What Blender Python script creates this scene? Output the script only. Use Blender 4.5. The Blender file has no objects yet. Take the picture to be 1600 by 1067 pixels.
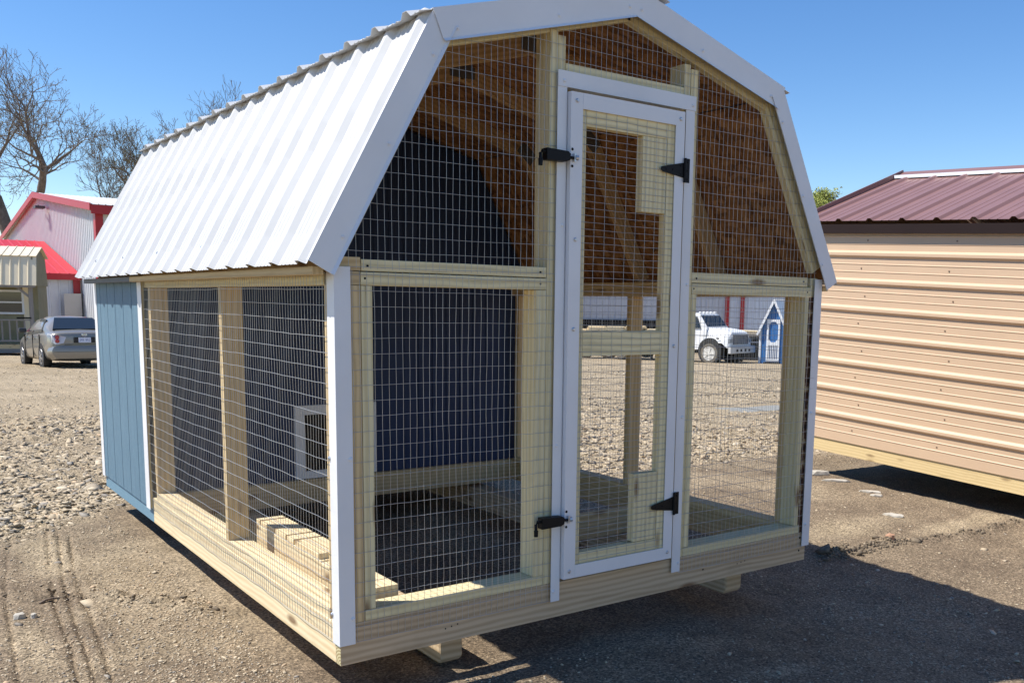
import bpy, bmesh, math, random
import numpy as np
from mathutils import Vector, Matrix
D = bpy.data
scene = bpy.context.scene
col = scene.collection
R_ = math.radians
random.seed(7)
rng = np.random.default_rng(7)

# ---------------------------------------------------------------- camera
CAM = Vector((-1.2120, -2.8315, 1.2134))
YAW, PITCH, ROLL, FPX, SX, SY = 0.6448, -0.1362, 0.0161, 1460.29, 80.7, 141.67
def cam_axes():
    f = Vector((math.sin(YAW)*math.cos(PITCH), math.cos(YAW)*math.cos(PITCH), math.sin(PITCH)))
    r = Vector((math.cos(YAW), -math.sin(YAW), 0)); u = r.cross(f)
    return math.cos(ROLL)*r + math.sin(ROLL)*u, -math.sin(ROLL)*r + math.cos(ROLL)*u, f
_r, _u, _f = cam_axes()
cd = D.cameras.new('camera'); cam = D.objects.new('camera', cd); col.objects.link(cam)
m = Matrix((_r, _u, -_f)).transposed().to_4x4(); m.translation = CAM
cam.matrix_world = m
cd.sensor_width = 36; cd.lens = FPX/1600*36
cd.shift_x = -SX/1600; cd.shift_y = SY/1600
cd.clip_start = .05; cd.clip_end = 3000
scene.camera = cam

# ---------------------------------------------------------------- light
SUNV = Vector((-.58, .36, 1.0)).normalized()
w = D.worlds.new('World'); scene.world = w; w.use_nodes = True
nt = w.node_tree
sky = nt.nodes.new('ShaderNodeTexSky'); sky.sky_type = 'NISHITA'; sky.sun_disc = False
sky.sun_elevation = math.asin(SUNV.z); sky.sun_rotation = math.atan2(SUNV.x, SUNV.y)
sky.air_density = 1.0; sky.dust_density = 0.0; sky.ozone_density = 3.0; sky.altitude = 250
bg = nt.nodes['Background']; bg.inputs['Strength'].default_value = .122
hs = nt.nodes.new('ShaderNodeHueSaturation'); hs.inputs['Saturation'].default_value = 1.24; hs.inputs['Hue'].default_value = .506; hs.inputs['Value'].default_value = 1.0
nt.links.new(sky.outputs[0], hs.inputs['Color']); nt.links.new(hs.outputs[0], bg.inputs[0])
sd = D.lights.new('sun', 'SUN'); sd.energy = 5.0; sd.angle = R_(.53); sd.color = (1, .955, .88)
so = D.objects.new('sun', sd); col.objects.link(so)
so.rotation_euler = SUNV.to_track_quat('Z', 'Y').to_euler(); so.location = (-10, 6, 20)
vs = scene.view_settings; vs.view_transform = 'Standard'; vs.look = 'None'; vs.exposure = 0.46; vs.gamma = 1; vs.use_curve_mapping = False
scene.cycles.max_bounces = 6; scene.cycles.diffuse_bounces = 3; scene.cycles.transparent_max_bounces = 8
scene.cycles.caustics_reflective = False; scene.cycles.caustics_refractive = False

# ---------------------------------------------------------------- tagging
def tag(o, label=None, cat=None, group=None, kind=None):
    if label: o['label'] = label
    if cat: o['category'] = cat
    if group: o['group'] = group
    if kind: o['kind'] = kind
    return o
def thing(name, loc, label, cat, group=None, rz=0):
    o = D.objects.new(name, None); col.objects.link(o); o.location = loc; o.rotation_euler = (0, 0, rz)
    o.empty_display_size = .1
    return tag(o, label, cat, group)

# ---------------------------------------------------------------- mesh builder
def root_of(o):
    M = Matrix.Identity(4)
    while o is not None:
        M = Matrix.LocRotScale(o.location, o.rotation_euler, o.scale) @ M; o = o.parent
    return M
class MB:
    def __init__(s): s.v = []; s.f = []; s.uv = []; s.mi = []
    def face(s, pts, uvs=None, mi=0):
        b = len(s.v); s.v += [tuple(p) for p in pts]; s.f.append(tuple(range(b, b+len(pts))))
        s.uv.append(uvs or [(0, 0)]*len(pts)); s.mi.append(mi)
    def board(s, p0, p1, wd, td, w, t, end_mi=0):
        """box from p0 to p1 (centre line), width w along wd, thickness t along td; uv u = along the grain"""
        p0, p1, wd, td = Vector(p0), Vector(p1), Vector(wd).normalized(), Vector(td).normalized()
        L = (p1-p0).length; a = wd*w/2; c = td*t/2; ou, ov = random.uniform(0, 90), random.uniform(0, 90)
        q = [p0-a-c, p0+a-c, p0+a+c, p0-a+c, p1-a-c, p1+a-c, p1+a+c, p1-a+c]
        per = [0, w, w+t, 2*w+t, 2*w+2*t]
        for i in range(4):
            j = (i+1) % 4
            s.face([q[i], q[j], q[j+4], q[i+4]], [(ou, ov+per[i]), (ou, ov+per[i+1]), (ou+L, ov+per[i+1]), (ou+L, ov+per[i])])
        e = [(ou, ov), (ou+w, ov), (ou+w, ov+t), (ou, ov+t)]
        s.face([q[3], q[2], q[1], q[0]], e[::-1], end_mi); s.face([q[4], q[5], q[6], q[7]], e, end_mi)
        return s
    def box(s, x0, x1, y0, y1, z0, z1, end_mi=0):
        d = [x1-x0, y1-y0, z1-z0]; a = d.index(max(d)); c = [(x0+x1)/2, (y0+y1)/2, (z0+z1)/2]
        lo, hi = [x0, y0, z0], [x1, y1, z1]; p0 = list(c); p1 = list(c); p0[a] = lo[a]; p1[a] = hi[a]
        b, e = [(1, 2), (2, 0), (0, 1)][a]
        ax = [Vector((1, 0, 0)), Vector((0, 1, 0)), Vector((0, 0, 1))]
        return s.board(p0, p1, ax[b], ax[e], d[b], d[e], end_mi)
    def prism(s, poly, ax, a0, a1):
        """polygon of 2-D points extruded along axis ax (0: (y,z), 1: (x,z), 2: (x,y))"""
        def P(q, a): return [(a, q[0], q[1]), (q[0], a, q[1]), (q[0], q[1], a)][ax]
        n = len(poly); ar = sum(poly[i][0]*poly[(i+1) % n][1]-poly[(i+1) % n][0]*poly[i][1] for i in range(n))
        flip = (ar > 0) == (ax == 1)
        A = [P(q, a0) for q in poly]; B = [P(q, a1) for q in poly]
        # outward side for increasing axis: B cap keeps ccw for ax 0,2
        if flip: s.face(A, list(poly)); s.face(B[::-1], list(poly)[::-1])
        else: s.face(A[::-1], list(poly)[::-1]); s.face(B, list(poly))
        for i in range(n):
            j = (i+1) % n; q = [A[i], A[j], B[j], B[i]]
            l = math.dist(poly[i], poly[j]); uv = [(a0, 0), (a0, l), (a1, l), (a1, 0)]
            if flip: q = q[::-1]; uv = uv[::-1]
            s.face(q, uv)
        return s
    def tube(s, pts, r0, r1=None, n=6, caps=True):
        r1 = r0 if r1 is None else r1; m_ = len(pts); pts = [Vector(p) for p in pts]; b = len(s.v)
        for i, p in enumerate(pts):
            d = (pts[min(i+1, m_-1)]-pts[max(i-1, 0)]).normalized()
            u = d.cross(Vector((0, 0, 1)) if abs(d.z) < .9 else Vector((1, 0, 0))).normalized(); v = d.cross(u)
            r = r0+(r1-r0)*i/max(1, m_-1)
            for k in range(n):
                a = 2*math.pi*k/n; s.v.append(tuple(p+u*math.cos(a)*r+v*math.sin(a)*r))
        for i in range(m_-1):
            for k in range(n):
                k2 = (k+1) % n
                s.f.append((b+i*n+k, b+i*n+k2, b+(i+1)*n+k2, b+(i+1)*n+k)); s.uv.append([(i, k), (i, k+1), (i+1, k+1), (i+1, k)]); s.mi.append(0)
        if caps:
            s.f.append(tuple(b+k for k in range(n))[::-1]); s.uv.append([(0, 0)]*n); s.mi.append(0)
            s.f.append(tuple(b+(m_-1)*n+k for k in range(n))); s.uv.append([(0, 0)]*n); s.mi.append(0)
        return s
    def lathe(s, c, axis, prof, n=20):
        """rings (distance along axis, radius) round an axis through c"""
        c = Vector(c); ax = Vector(axis).normalized()
        u = ax.cross(Vector((0, 0, 1)) if abs(ax.z) < .9 else Vector((1, 0, 0))).normalized(); v = ax.cross(u); b = len(s.v)
        for (d, r) in prof:
            for k in range(n):
                a = 2*math.pi*k/n; s.v.append(tuple(c+ax*d+u*math.cos(a)*r+v*math.sin(a)*r))
        for i in range(len(prof)-1):
            for k in range(n):
                k2 = (k+1) % n; s.f.append((b+i*n+k, b+i*n+k2, b+(i+1)*n+k2, b+(i+1)*n+k)); s.uv.append([(0, 0)]*4); s.mi.append(0)
        s.f.append(tuple(b+k for k in range(n))[::-1]); s.uv.append([(0, 0)]*n); s.mi.append(0)
        e = b+(len(prof)-1)*n; s.f.append(tuple(e+k for k in range(n))); s.uv.append([(0, 0)]*n); s.mi.append(0)
        return s
    def build(s, name, mat, parent=None, bevel=0, smooth=False, solid=0, fix=False, world=True):
        me = D.meshes.new(name)
        v = s.v
        if parent is not None and world:
            Mi = root_of(parent).inverted(); v = [tuple(Mi @ Vector(p)) for p in v]
        me.from_pydata(v, [], s.f)
        mats = mat if isinstance(mat, (list, tuple)) else [mat]
        for q in mats: me.materials.append(q)
        me.polygons.foreach_set('material_index', s.mi)
        ul = me.uv_layers.new(name='uv'); flat = [c for f in s.uv for p in f for c in p]
        ul.data.foreach_set('uv', flat)
        if fix or bevel or smooth:
            bm = bmesh.new(); bm.from_mesh(me)
            bmesh.ops.remove_doubles(bm, verts=bm.verts, dist=1e-5)
            bmesh.ops.recalc_face_normals(bm, faces=bm.faces); bm.to_mesh(me); bm.free()
        if smooth: me.polygons.foreach_set('use_smooth', [True]*len(me.polygons))
        me.update()
        o = D.objects.new(name, me); col.objects.link(o); o.parent = parent
        if solid:
            md = o.modifiers.new('s', 'SOLIDIFY'); md.thickness = solid; md.offset = -1
        if bevel:
            md = o.modifiers.new('b', 'BEVEL'); md.width = bevel; md.segments = 2; md.limit_method = 'ANGLE'; md.angle_limit = R_(40); md.harden_normals = False
        return o

# ---------------------------------------------------------------- materials
class NT:
    def __init__(s, name):
        s.m = D.materials.new(name); s.m.use_nodes = True; s.t = s.m.node_tree; s.b = s.t.nodes['Principled BSDF']
    def n(s, ty, **kw):
        q = s.t.nodes.new('ShaderNode'+ty)
        for k, v in kw.items():
            if k in q.inputs.keys() if hasattr(q.inputs, 'keys') else False: q.inputs[k].default_value = v
            else:
                try: setattr(q, k, v)
                except Exception: q.inputs[k.replace('_', ' ')].default_value = v
        return q
    def l(s, a, b): s.t.links.new(a, b)
    def coord(s, kind='Object', scale=(1, 1, 1)):
        c = s.t.nodes.new('ShaderNodeTexCoord'); mp = s.t.nodes.new('ShaderNodeMapping'); mp.inputs['Scale'].default_value = scale
        s.l(c.outputs[kind], mp.inputs[0]); return mp.outputs[0]
    def noise(s, vec, scale, detail=4, rough=.55, dist=0):
        q = s.t.nodes.new('ShaderNodeTexNoise'); q.inputs['Scale'].default_value = scale; q.inputs['Detail'].default_value = detail
        q.inputs['Roughness'].default_value = rough; q.inputs['Distortion'].default_value = dist; s.l(vec, q.inputs['Vector']); return q.outputs['Fac']
    def vor(s, vec, scale, out='Distance', feature='F1', rnd=1):
        q = s.t.nodes.new('ShaderNodeTexVoronoi'); q.feature = feature; q.inputs['Scale'].default_value = scale; q.inputs['Randomness'].default_value = rnd; s.l(vec, q.inputs['Vector']); return q.outputs[out]
    def ramp(s, fac, stops):
        q = s.t.nodes.new('ShaderNodeValToRGB'); cr = q.color_ramp
        while len(cr.elements) < len(stops): cr.elements.new(.5)
        for e, (p, c) in zip(cr.elements, stops):
            e.position = p; e.color = (*c, 1) if isinstance(c, (tuple, list)) else (c, c, c, 1)
        s.l(fac, q.inputs[0]); return q.outputs[0]
    def mix(s, f, a, b, mode='MIX'):
        q = s.t.nodes.new('ShaderNodeMix'); q.data_type = 'RGBA'; q.blend_type = mode
        for inp, v in ((q.inputs['Factor'], f), (q.inputs['A'], a), (q.inputs['B'], b)):
            if isinstance(v, bpy.types.NodeSocket): s.l(v, inp)
            elif isinstance(v, (int, float)): inp.default_value = v if inp.type == 'VALUE' else (v, v, v, 1)
            else: inp.default_value = (*v, 1)
        return q.outputs['Result']
    def bump(s, h, st=.3, dist=.01):
        q = s.t.nodes.new('ShaderNodeBump'); q.inputs['Strength'].default_value = st; q.inputs['Distance'].default_value = dist
        s.l(h, q.inputs['Height']); s.l(q.outputs[0], s.b.inputs['Normal']); return q
    def base(s, c):
        if isinstance(c, bpy.types.NodeSocket): s.l(c, s.b.inputs['Base Color'])
        else: s.b.inputs['Base Color'].default_value = (*c, 1)
    def set(s, rough=.6, metal=0, spec=None, coat=0):
        s.b.inputs['Roughness'].default_value = rough; s.b.inputs['Metallic'].default_value = metal
        if spec is not None: s.b.inputs['Specular IOR Level'].default_value = spec
        if coat: s.b.inputs['Coat Weight'].default_value = coat
        return s.m

def wood(name, pale, dark, knot=(.16, .08, .035), var=.35, rough=.75):
    t = NT(name); uv = t.coord('UV', (1, 1, 1))
    g = t.coord('UV', (1.6, 38, 1)); n1 = t.noise(g, 1.0, 5, .6, .4)
    g2 = t.coord('UV', (.7, 9, 1)); n2 = t.noise(g2, 1.3, 3, .5, 1.2)
    wv = t.t.nodes.new('ShaderNodeTexWave'); wv.wave_type = 'BANDS'; wv.bands_direction = 'Y'; wv.inputs['Scale'].default_value = 13
    wv.inputs['Distortion'].default_value = 5; wv.inputs['Detail'].default_value = 2; wv.inputs['Detail Scale'].default_value = .8
    t.l(t.coord('UV', (.22, 1, 1)), wv.inputs['Vector'])
    f = t.mix(.5, n1, wv.outputs['Fac']); f = t.mix(.35, f, n2)
    c = t.ramp(f, [(.22, dark), (.62, pale)])
    blk = t.noise(t.coord('UV', (.02, .02, 1)), 7.0, 0)
    c = t.mix(t.ramp(blk, [(.35, var), (.65, 0.0)]), c, tuple(x*.62 for x in pale))
    kd = t.vor(t.coord('UV', (2.6, 8, 1)), 1.0, rnd=1)
    c = t.mix(t.ramp(kd, [(.07, .8), (.17, 0.0)]), c, knot)
    ck = t.noise(t.coord('UV', (2.2, 55, 1)), 1.0, 2, .5); c = t.mix(t.ramp(ck, [(.70, 0.0), (.76, .55)]), c, tuple(x*.35 for x in dark))
    dirt_ = t.noise(t.coord('UV', (3, 5, 1)), 1.0, 5, .7); c = t.mix(t.ramp(dirt_, [(.55, 0.0), (.8, .45)]), c, tuple(x*.7 for x in dark))
    t.base(c); t.bump(f, .25, .002); return t.set(rough, spec=.25)
WF = wood('pale_treated_pine', (.84, .735, .45), (.64, .53, .29))
WS = wood('fresh_pine', (.84, .70, .45), (.68, .50, .28))
WI = wood('tan_framing_pine', (.74, .565, .31), (.52, .36, .18))
WR = wood('weathered_rim_pine', (.62, .475, .31), (.40, .28, .16), var=.2)
t = NT('bark_edge'); n_ = t.noise(t.coord('Object', (1, 1, 1)), 28, 4); t.base(t.ramp(n_, [(.35, (.03, .012, .008)), (.5, (.14, .06, .03)), (.62, (.42, .3, .15))])); BARK_EDGE = t.set(.9)
t = NT('end_grain'); wv = t.t.nodes.new('ShaderNodeTexWave'); wv.wave_type = 'RINGS'; wv.rings_direction = 'X'; wv.inputs['Scale'].default_value = 30; wv.inputs['Distortion'].default_value = 1.5
t.l(t.coord('Object'), wv.inputs['Vector']); t.base(t.ramp(wv.outputs['Fac'], [(.1, (.34, .26, .12)), (.8, (.60, .52, .30))])); ENDG = t.set(.85)
# OSB
t = NT('osb_board'); 
vo = t.t.nodes.new('ShaderNodeTexVoronoi'); vo.inputs['Scale'].default_value = 1; t.l(t.coord('Object', (26, 20, 40)), vo.inputs['Vector'])
vo2 = t.t.nodes.new('ShaderNodeTexVoronoi'); vo2.inputs['Scale'].default_value = 1; t.l(t.coord('Object', (12, 44, 16)), vo2.inputs['Vector'])
s1 = t.t.nodes.new('ShaderNodeSeparateColor'); t.l(vo.outputs['Color'], s1.inputs[0]); s2 = t.t.nodes.new('ShaderNodeSeparateColor'); t.l(vo2.outputs['Color'], s2.inputs[0])
fm = t.mix(.5, s1.outputs[0], s2.outputs[1]); fm = t.mix(.25, fm, t.noise(t.coord('Object'), 40, 4))
t.base(t.ramp(fm, [(.2, (.16, .07, .026)), (.5, (.31, .15, .058)), (.8, (.46, .25, .11))])); t.bump(fm, .5, .004); OSB = t.set(.7, spec=.3)
def paint(name, c, rough=.45, var=.06, bump=.0, metal=0, nscale=3.0, spec=.5):
    t = NT(name); n = t.noise(t.coord('Object'), nscale, 5)
    t.base(t.mix(t.ramp(n, [(.3, 0.0), (.7, 1.0)]), tuple(x*(1-var) for x in c), tuple(min(1, x*(1+var)) for x in c)))
    if bump: t.bump(t.noise(t.coord('Object'), 60, 3), bump, .002)
    return t.set(rough, metal, spec)
WHITE = paint('white_trim_metal', (.745, .752, .765), .40, .05, .0)
_t = WHITE.node_tree; _n = _t.nodes.new('ShaderNodeTexNoise'); _n.inputs['Scale'].default_value = 5; _c = _t.nodes.new('ShaderNodeTexCoord'); _t.links.new(_c.outputs['Object'], _n.inputs['Vector'])
_b = _t.nodes.new('ShaderNodeBump'); _b.inputs['Strength'].default_value = .5; _b.inputs['Distance'].default_value = .012; _t.links.new(_n.outputs['Fac'], _b.inputs['Height']); _t.links.new(_b.outputs[0], _t.nodes['Principled BSDF'].inputs['Normal'])
STEEL = paint('white_roof_steel', (.58, .58, .572), .42, .03, .04)
WIRE = paint('galvanised_wire', (.50, .51, .52), .38, .1, metal=.75)
BLACKM = paint('black_hardware', (.008, .008, .009), .5, .2, .1, spec=.18)
ZINC = paint('zinc_screw', (.55, .57, .6), .35, .1, metal=.8)
# blue siding: rough-sawn vertical grain
def siding_mat(name, c1, c2):
    t = NT(name); g = t.noise(t.coord('Object', (26, 26, 2.2)), 2.4, 6, .68); h2 = t.noise(t.coord('Object', (70, 70, 30)), 2.0, 3)
    f = t.mix(.4, g, h2); t.base(t.ramp(f, [(.3, c1), (.68, c2)])); t.bump(f, .55, .004); return t.set(.62, spec=.3)
BLUE = siding_mat('blue_stained_siding', (.085, .155, .215), (.145, .24, .31))
BLUER = siding_mat('blue_painted_rim', (.13, .235, .31), (.18, .30, .38))
BLUE_SHADED = siding_mat('shaded_partition_siding', (.018, .032, .08), (.03, .05, .115))  # partition's blue siding, darkened: the shade indoors is put into the colour

# ---------------------------------------------------------------- ground
Fh = (math.sin(YAW), math.cos(YAW))
def S(x): x = np.clip(x, 0, 1); return x*x*(3-2*x)
def base_h(x, y):
    d = (x-CAM.x)*Fh[0]+(y-CAM.y)*Fh[1]; tt = (d-8)/2
    sp = np.where(tt > 40, d-8, 2*np.log1p(np.exp(np.minimum(tt, 40))))
    side = np.clip(2.5-y, 0, 5)*.05*S((x-1)/2)
    return -.15-.034*np.minimum(sp, 75)-side
LAT = rng.random((256, 256)).astype(np.float32)
def vn(x, y):
    xi = np.floor(x).astype(int); yi = np.floor(y).astype(int); fx = x-xi; fy = y-yi; fx = fx*fx*(3-2*fx); fy = fy*fy*(3-2*fy)
    a = LAT[xi & 255, yi & 255]; b = LAT[(xi+1) & 255, yi & 255]; c = LAT[xi & 255, (yi+1) & 255]; d = LAT[(xi+1) & 255, (yi+1) & 255]
    return (a*(1-fx)+b*fx)*(1-fy)+(c*(1-fx)+d*fx)*fy-.5
def fbm(x, y, s, o=4, g=.5):
    r = 0; a = 1
    for i in range(o): r = r+a*vn(x*s+17.3*i, y*s-9.1*i); s *= 2.07; a *= g
    return r
TRACKS = [[(-.60, 3.28), (-.72, 2.37), (-.77, 1.89), (-.80, 1.43), (-.84, .9), (-.9, .4)],
          [(-.42, 3.22), (-.52, 2.38), (-.60, 1.71), (-.63, 1.17), (-.67, .74), (-.72, .3)],
          [(-.37, 3.14), (-.51, 2.06), (-.56, 1.52), (-.59, 1.06), (-.62, .71), (-.65, .3)],
          [(-.33, 3.01), (-.44, 2.22), (-.49, 1.59), (-.53, 1.06), (-.56, .78), (-.59, .4)]]
RIDGES = [[(-.78, 2.02), (-.60, 1.84), (-.44, 1.75), (-.32, 1.65), (-.15, 1.43), (.0, 1.2)], [(3.38, .62), (3.66, .56), (4.02, .60), (4.3, .52), (4.62, .45), (5.3, .43)]]
def seg_dist(x, y, pl):
    best = np.full(x.shape, 9.0)
    for (ax, ay), (bx, by) in zip(pl[:-1], pl[1:]):
        dx, dy = bx-ax, by-ay; t_ = np.clip(((x-ax)*dx+(y-ay)*dy)/(dx*dx+dy*dy), 0, 1)
        best = np.minimum(best, np.hypot(x-ax-t_*dx, y-ay-t_*dy))
    return best
def rubble(x, y):
    """0..1: how coarse the crushed stone is"""
    left = S((y-2.9-.9*(x+.6))/.7)*S((.9+np.maximum(y-4.5, 0)*.35-x)/.6)*(1-.55*S((y-7.5)/5))
    right = S((x-2.7)/.8)*S((y-2.6)/1.0)
    return np.clip(np.maximum(left, right), 0, 1)*(.45+.8*np.clip(fbm(x, y, .55, 3)+.4, 0, 1))
def ground_z(x, y, fine=True):
    z = base_h(x, y)
    d = np.hypot(x-CAM.x, y-CAM.y); k = np.clip(1-(d-25)/30, 0, 1)
    z = z+.045*fbm(x, y, .5, 3)*k*np.clip(d/9-.25, .15, 1)
    under = ((x > -.05) & (x < 2.5) & (y > -.1) & (y < 3.8))
    z = z+.016*fbm(x, y, 2.3, 4)*k
    if fine:
        rb = rubble(x, y)
        z = z+(.008+.036*rb)*np.abs(fbm(x, y, 7.5, 3, .6))*k+(.004+.018*rb)*fbm(x, y, 26, 2, .6)*k
        for i, tr in enumerate(TRACKS):
            dd = seg_dist(x, y, tr); br = .35+.65*(np.sin(y*150+i) > -.5)
            z = z-.013*np.exp(-(dd/.010)**2)*np.clip(.8+1.6*vn(x*3, y*3), .25, 1)*br+.003*np.exp(-((dd-.03)/.014)**2)
        for rd in RIDGES:
            dd = seg_dist(x+.03*vn(x*9, y*9), y+.05*vn(x*6+5, y*6), rd); z = z+.035*np.exp(-(dd/.05)**2)*np.clip(.6+2*vn(x*8, y*8), 0, 1.2)*(1+.8*vn(x*45, y*45))
    z = np.where(under, np.minimum(z, -.148), z)
    z = z-.06*S((x-5.40)/.15)*S((3.0-y)/.4)*(x < 9)
    # shallow hollow that holds the puddle
    pd = np.hypot((x-10.2)/2.6, (y-7.45)/.62); z = z-.075*np.exp(-pd**4)
    return z
def axis(a, b, st, far, grow=1.09):
    v = list(np.arange(a, b, st)); s = st
    while v[-1] < far[1]: s *= grow; v.append(v[-1]+s)
    s = st; lo = [a]
    while lo[-1] > far[0]: s *= grow; lo.append(lo[-1]-s)
    return np.array(lo[1:][::-1]+v)
gx = axis(-1.3, 7.4, .021, (-900, 1200)); gx = np.unique(np.concatenate([gx[(gx < -1.0) | (gx > -.25)], np.arange(-1.0, -.25, .0062)])); gy = axis(-1.5, 8.2, .021, (-300, 1500))
X, Y = np.meshgrid(gx, gy, indexing='ij'); Z = ground_z(X, Y)
V = np.stack([X, Y, Z], -1).reshape(-1, 3)
nx, ny = len(gx), len(gy)
ii = (np.arange(nx-1)[:, None]*ny+np.arange(ny-1)[None, :]).ravel()
Fq = np.stack([ii, ii+ny, ii+ny+1, ii+1], 1)
def np_mesh(name, V, F, mat, smooth=False):
    me = D.meshes.new(name); me.vertices.add(len(V)); me.vertices.foreach_set('co', V.astype(np.float32).ravel())
    k = F.shape[1]; me.loops.add(F.size); me.loops.foreach_set('vertex_index', F.astype(np.int32).ravel())
    me.polygons.add(len(F)); me.polygons.foreach_set('loop_start', np.arange(0, F.size, k, dtype=np.int32)); me.polygons.foreach_set('loop_total', np.full(len(F), k, dtype=np.int32))
    me.update(calc_edges=True)
    if smooth: me.polygons.foreach_set('use_smooth', [True]*len(F))
    me.materials.append(mat); return me
t = NT('gravelly_dirt'); oc = t.coord('Object')
big = t.noise(oc, .55, 4); mid = t.noise(oc, 4.5, 5, .62); fine_ = t.noise(oc, 85, 5, .75)
pa = t.t.nodes.new('ShaderNodeAttribute'); pa.attribute_name = 'pale'
vc = t.t.nodes.new('ShaderNodeTexVoronoi'); vc.inputs['Scale'].default_value = 120; t.l(oc, vc.inputs['Vector'])
sp = t.t.nodes.new('ShaderNodeSeparateColor'); t.l(vc.outputs['Color'], sp.inputs[0])
bm_ = t.mix(.5, big, mid)
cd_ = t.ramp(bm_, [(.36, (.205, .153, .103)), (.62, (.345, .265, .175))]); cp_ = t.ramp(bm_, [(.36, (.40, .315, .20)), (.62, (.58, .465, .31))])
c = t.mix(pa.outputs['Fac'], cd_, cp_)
st_ = t.ramp(sp.outputs[0], [(.05, .25), (.3, .72), (.72, 1.0), (.97, 1.7)])
c = t.mix(.62, c, st_, 'MULTIPLY')
c = t.mix(t.ramp(fine_, [(.38, .8), (.55, 0.0)]), c, (.045, .037, .03))
t.base(c); hh = t.mix(.5, vc.outputs['Distance'], fine_); t.bump(hh, .8, .007); DIRT = t.set(.95, spec=.12)
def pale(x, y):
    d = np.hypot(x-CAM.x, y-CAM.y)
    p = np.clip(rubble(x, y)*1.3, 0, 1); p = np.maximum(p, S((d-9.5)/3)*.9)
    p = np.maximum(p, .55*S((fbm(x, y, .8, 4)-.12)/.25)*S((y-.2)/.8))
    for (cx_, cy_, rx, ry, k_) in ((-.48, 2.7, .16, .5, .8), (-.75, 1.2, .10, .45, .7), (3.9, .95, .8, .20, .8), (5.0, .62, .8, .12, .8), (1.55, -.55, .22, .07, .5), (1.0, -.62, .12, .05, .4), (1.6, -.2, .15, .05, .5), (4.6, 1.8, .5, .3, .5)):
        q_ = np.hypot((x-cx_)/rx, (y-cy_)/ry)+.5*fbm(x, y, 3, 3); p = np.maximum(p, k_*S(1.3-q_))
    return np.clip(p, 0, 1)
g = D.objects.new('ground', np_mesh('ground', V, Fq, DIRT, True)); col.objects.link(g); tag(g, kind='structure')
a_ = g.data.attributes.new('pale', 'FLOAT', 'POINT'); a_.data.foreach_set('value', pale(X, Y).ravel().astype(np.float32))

# stones: loose crushed stone too many to count
ICO = None
def ico():
    bm = bmesh.new(); bmesh.ops.create_icosphere(bm, subdivisions=1, radius=1)
    v = np.array([p.co[:] for p in bm.verts]); f = np.array([[q.index for q in p.verts] for p in bm.faces]); bm.free(); return v, f
IV, IF = ico()
def scatter(name, pts, size, flat, mat, sink=.35):
    n = len(pts); V0 = IV[None]*(1+rng.normal(0, .27, (n, len(IV), 1)))
    V0 = V0*np.stack([rng.uniform(.7, 1.35, n), rng.uniform(.5, 1.0, n), flat*rng.uniform(.5, 1.2, n)], 1)[:, None]
    tl = rng.normal(0, .28, n); c, s = np.cos(tl), np.sin(tl)
    x, y, z = V0[..., 0], V0[..., 1], V0[..., 2]; x, z = c[:, None]*x-s[:, None]*z, s[:, None]*x+c[:, None]*z
    a = rng.uniform(0, 6.28, n); c, s = np.cos(a)[:, None], np.sin(a)[:, None]; x, y = c*x-s*y, s*x+c*y
    V0 = np.stack([x, y, z], -1)*size[:, None, None]
    P = np.stack([pts[:, 0], pts[:, 1], ground_z(pts[:, 0], pts[:, 1])+size*flat*sink], 1)
    V0 = (V0+P[:, None]).reshape(-1, 3); F0 = (IF[None]+(np.arange(n)*len(IV))[:, None, None]).reshape(-1, 3)
    me = np_mesh(name, V0, F0, mat); at_ = me.attributes.new('tint', 'FLOAT', 'POINT'); at_.data.foreach_set('value', np.repeat(rng.random(n), len(IV)).astype(np.float32))
    return me
t = NT('crushed_stone'); at = t.t.nodes.new('ShaderNodeAttribute'); at.attribute_name = 'tint'
c = t.ramp(at.outputs['Fac'], [(0, (.17, .15, .13)), (.08, (.30, .27, .23)), (.22, (.47, .37, .24)), (.7, (.56, .445, .295)), (.9, (.66, .55, .39)), (1, (.64, .43, .25))])
c = t.mix(.3, c, t.ramp(t.noise(t.coord('Object'), 40, 4), [(.3, (.18, .15, .11)), (.7, (.55, .48, .38))]))
t.base(c); t.bump(t.noise(t.coord('Object'), 90, 3), .4, .003); STONE = t.set(.92, spec=.2)
# sample points so that density follows what lies near the path of view
def cloud(n, dmin, dmax, fn, a0=-.62, a1=.62):
    d = np.exp(rng.uniform(math.log(dmin), math.log(dmax), n)); a = YAW+rng.uniform(a0, a1, n)
    x = CAM.x+np.sin(a)*d; y = CAM.y+np.cos(a)*d; k = rng.random(n) < fn(x, y, d); return x[k], y[k], d[k]
def free(x, y): return ~((x > -.02) & (x < 2.42) & (y > -.0) & (y < 3.72)) & ~((x > 5.4) & (x < 9) & (y < 2.7) & (y > -6))
xa, ya, da = cloud(150000, 2.2, 10, lambda x, y, d: free(x, y)*(.25+.65*S(fbm(x, y, 1.1, 2)+.5))*(1-.8*rubble(x, y))*np.where(x > .6, .2, 1.1))
sa = rng.lognormal(-5.6, .4, len(xa))
xb, yb, db = cloud(230000, 4.3, 34, lambda x, y, d: free(x, y)*np.clip(rubble(x, y)*1.3+np.where(d > 9, .08, .012), 0, 1)*((np.hypot((x-10.2)/2.4, (y-7.45)/.55)) > 1))
sb = rng.lognormal(-4.1, .5, len(xb))*np.clip(.5+.5*rubble(xb, yb), .45, 1.1)*np.clip(1.05-.0*db, .6, 1)
me1 = scatter('loose_gravel', np.stack([xa, ya], 1), sa, .6, STONE)
o = D.objects.new('loose_gravel', me1); col.objects.link(o); tag(o, 'fine loose gravel strewn over the packed dirt near the coop', 'gravel', kind='stuff')
me2 = scatter('crushed_stone', np.stack([xb, yb], 1), sb, .19, STONE, 0.0)
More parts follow.
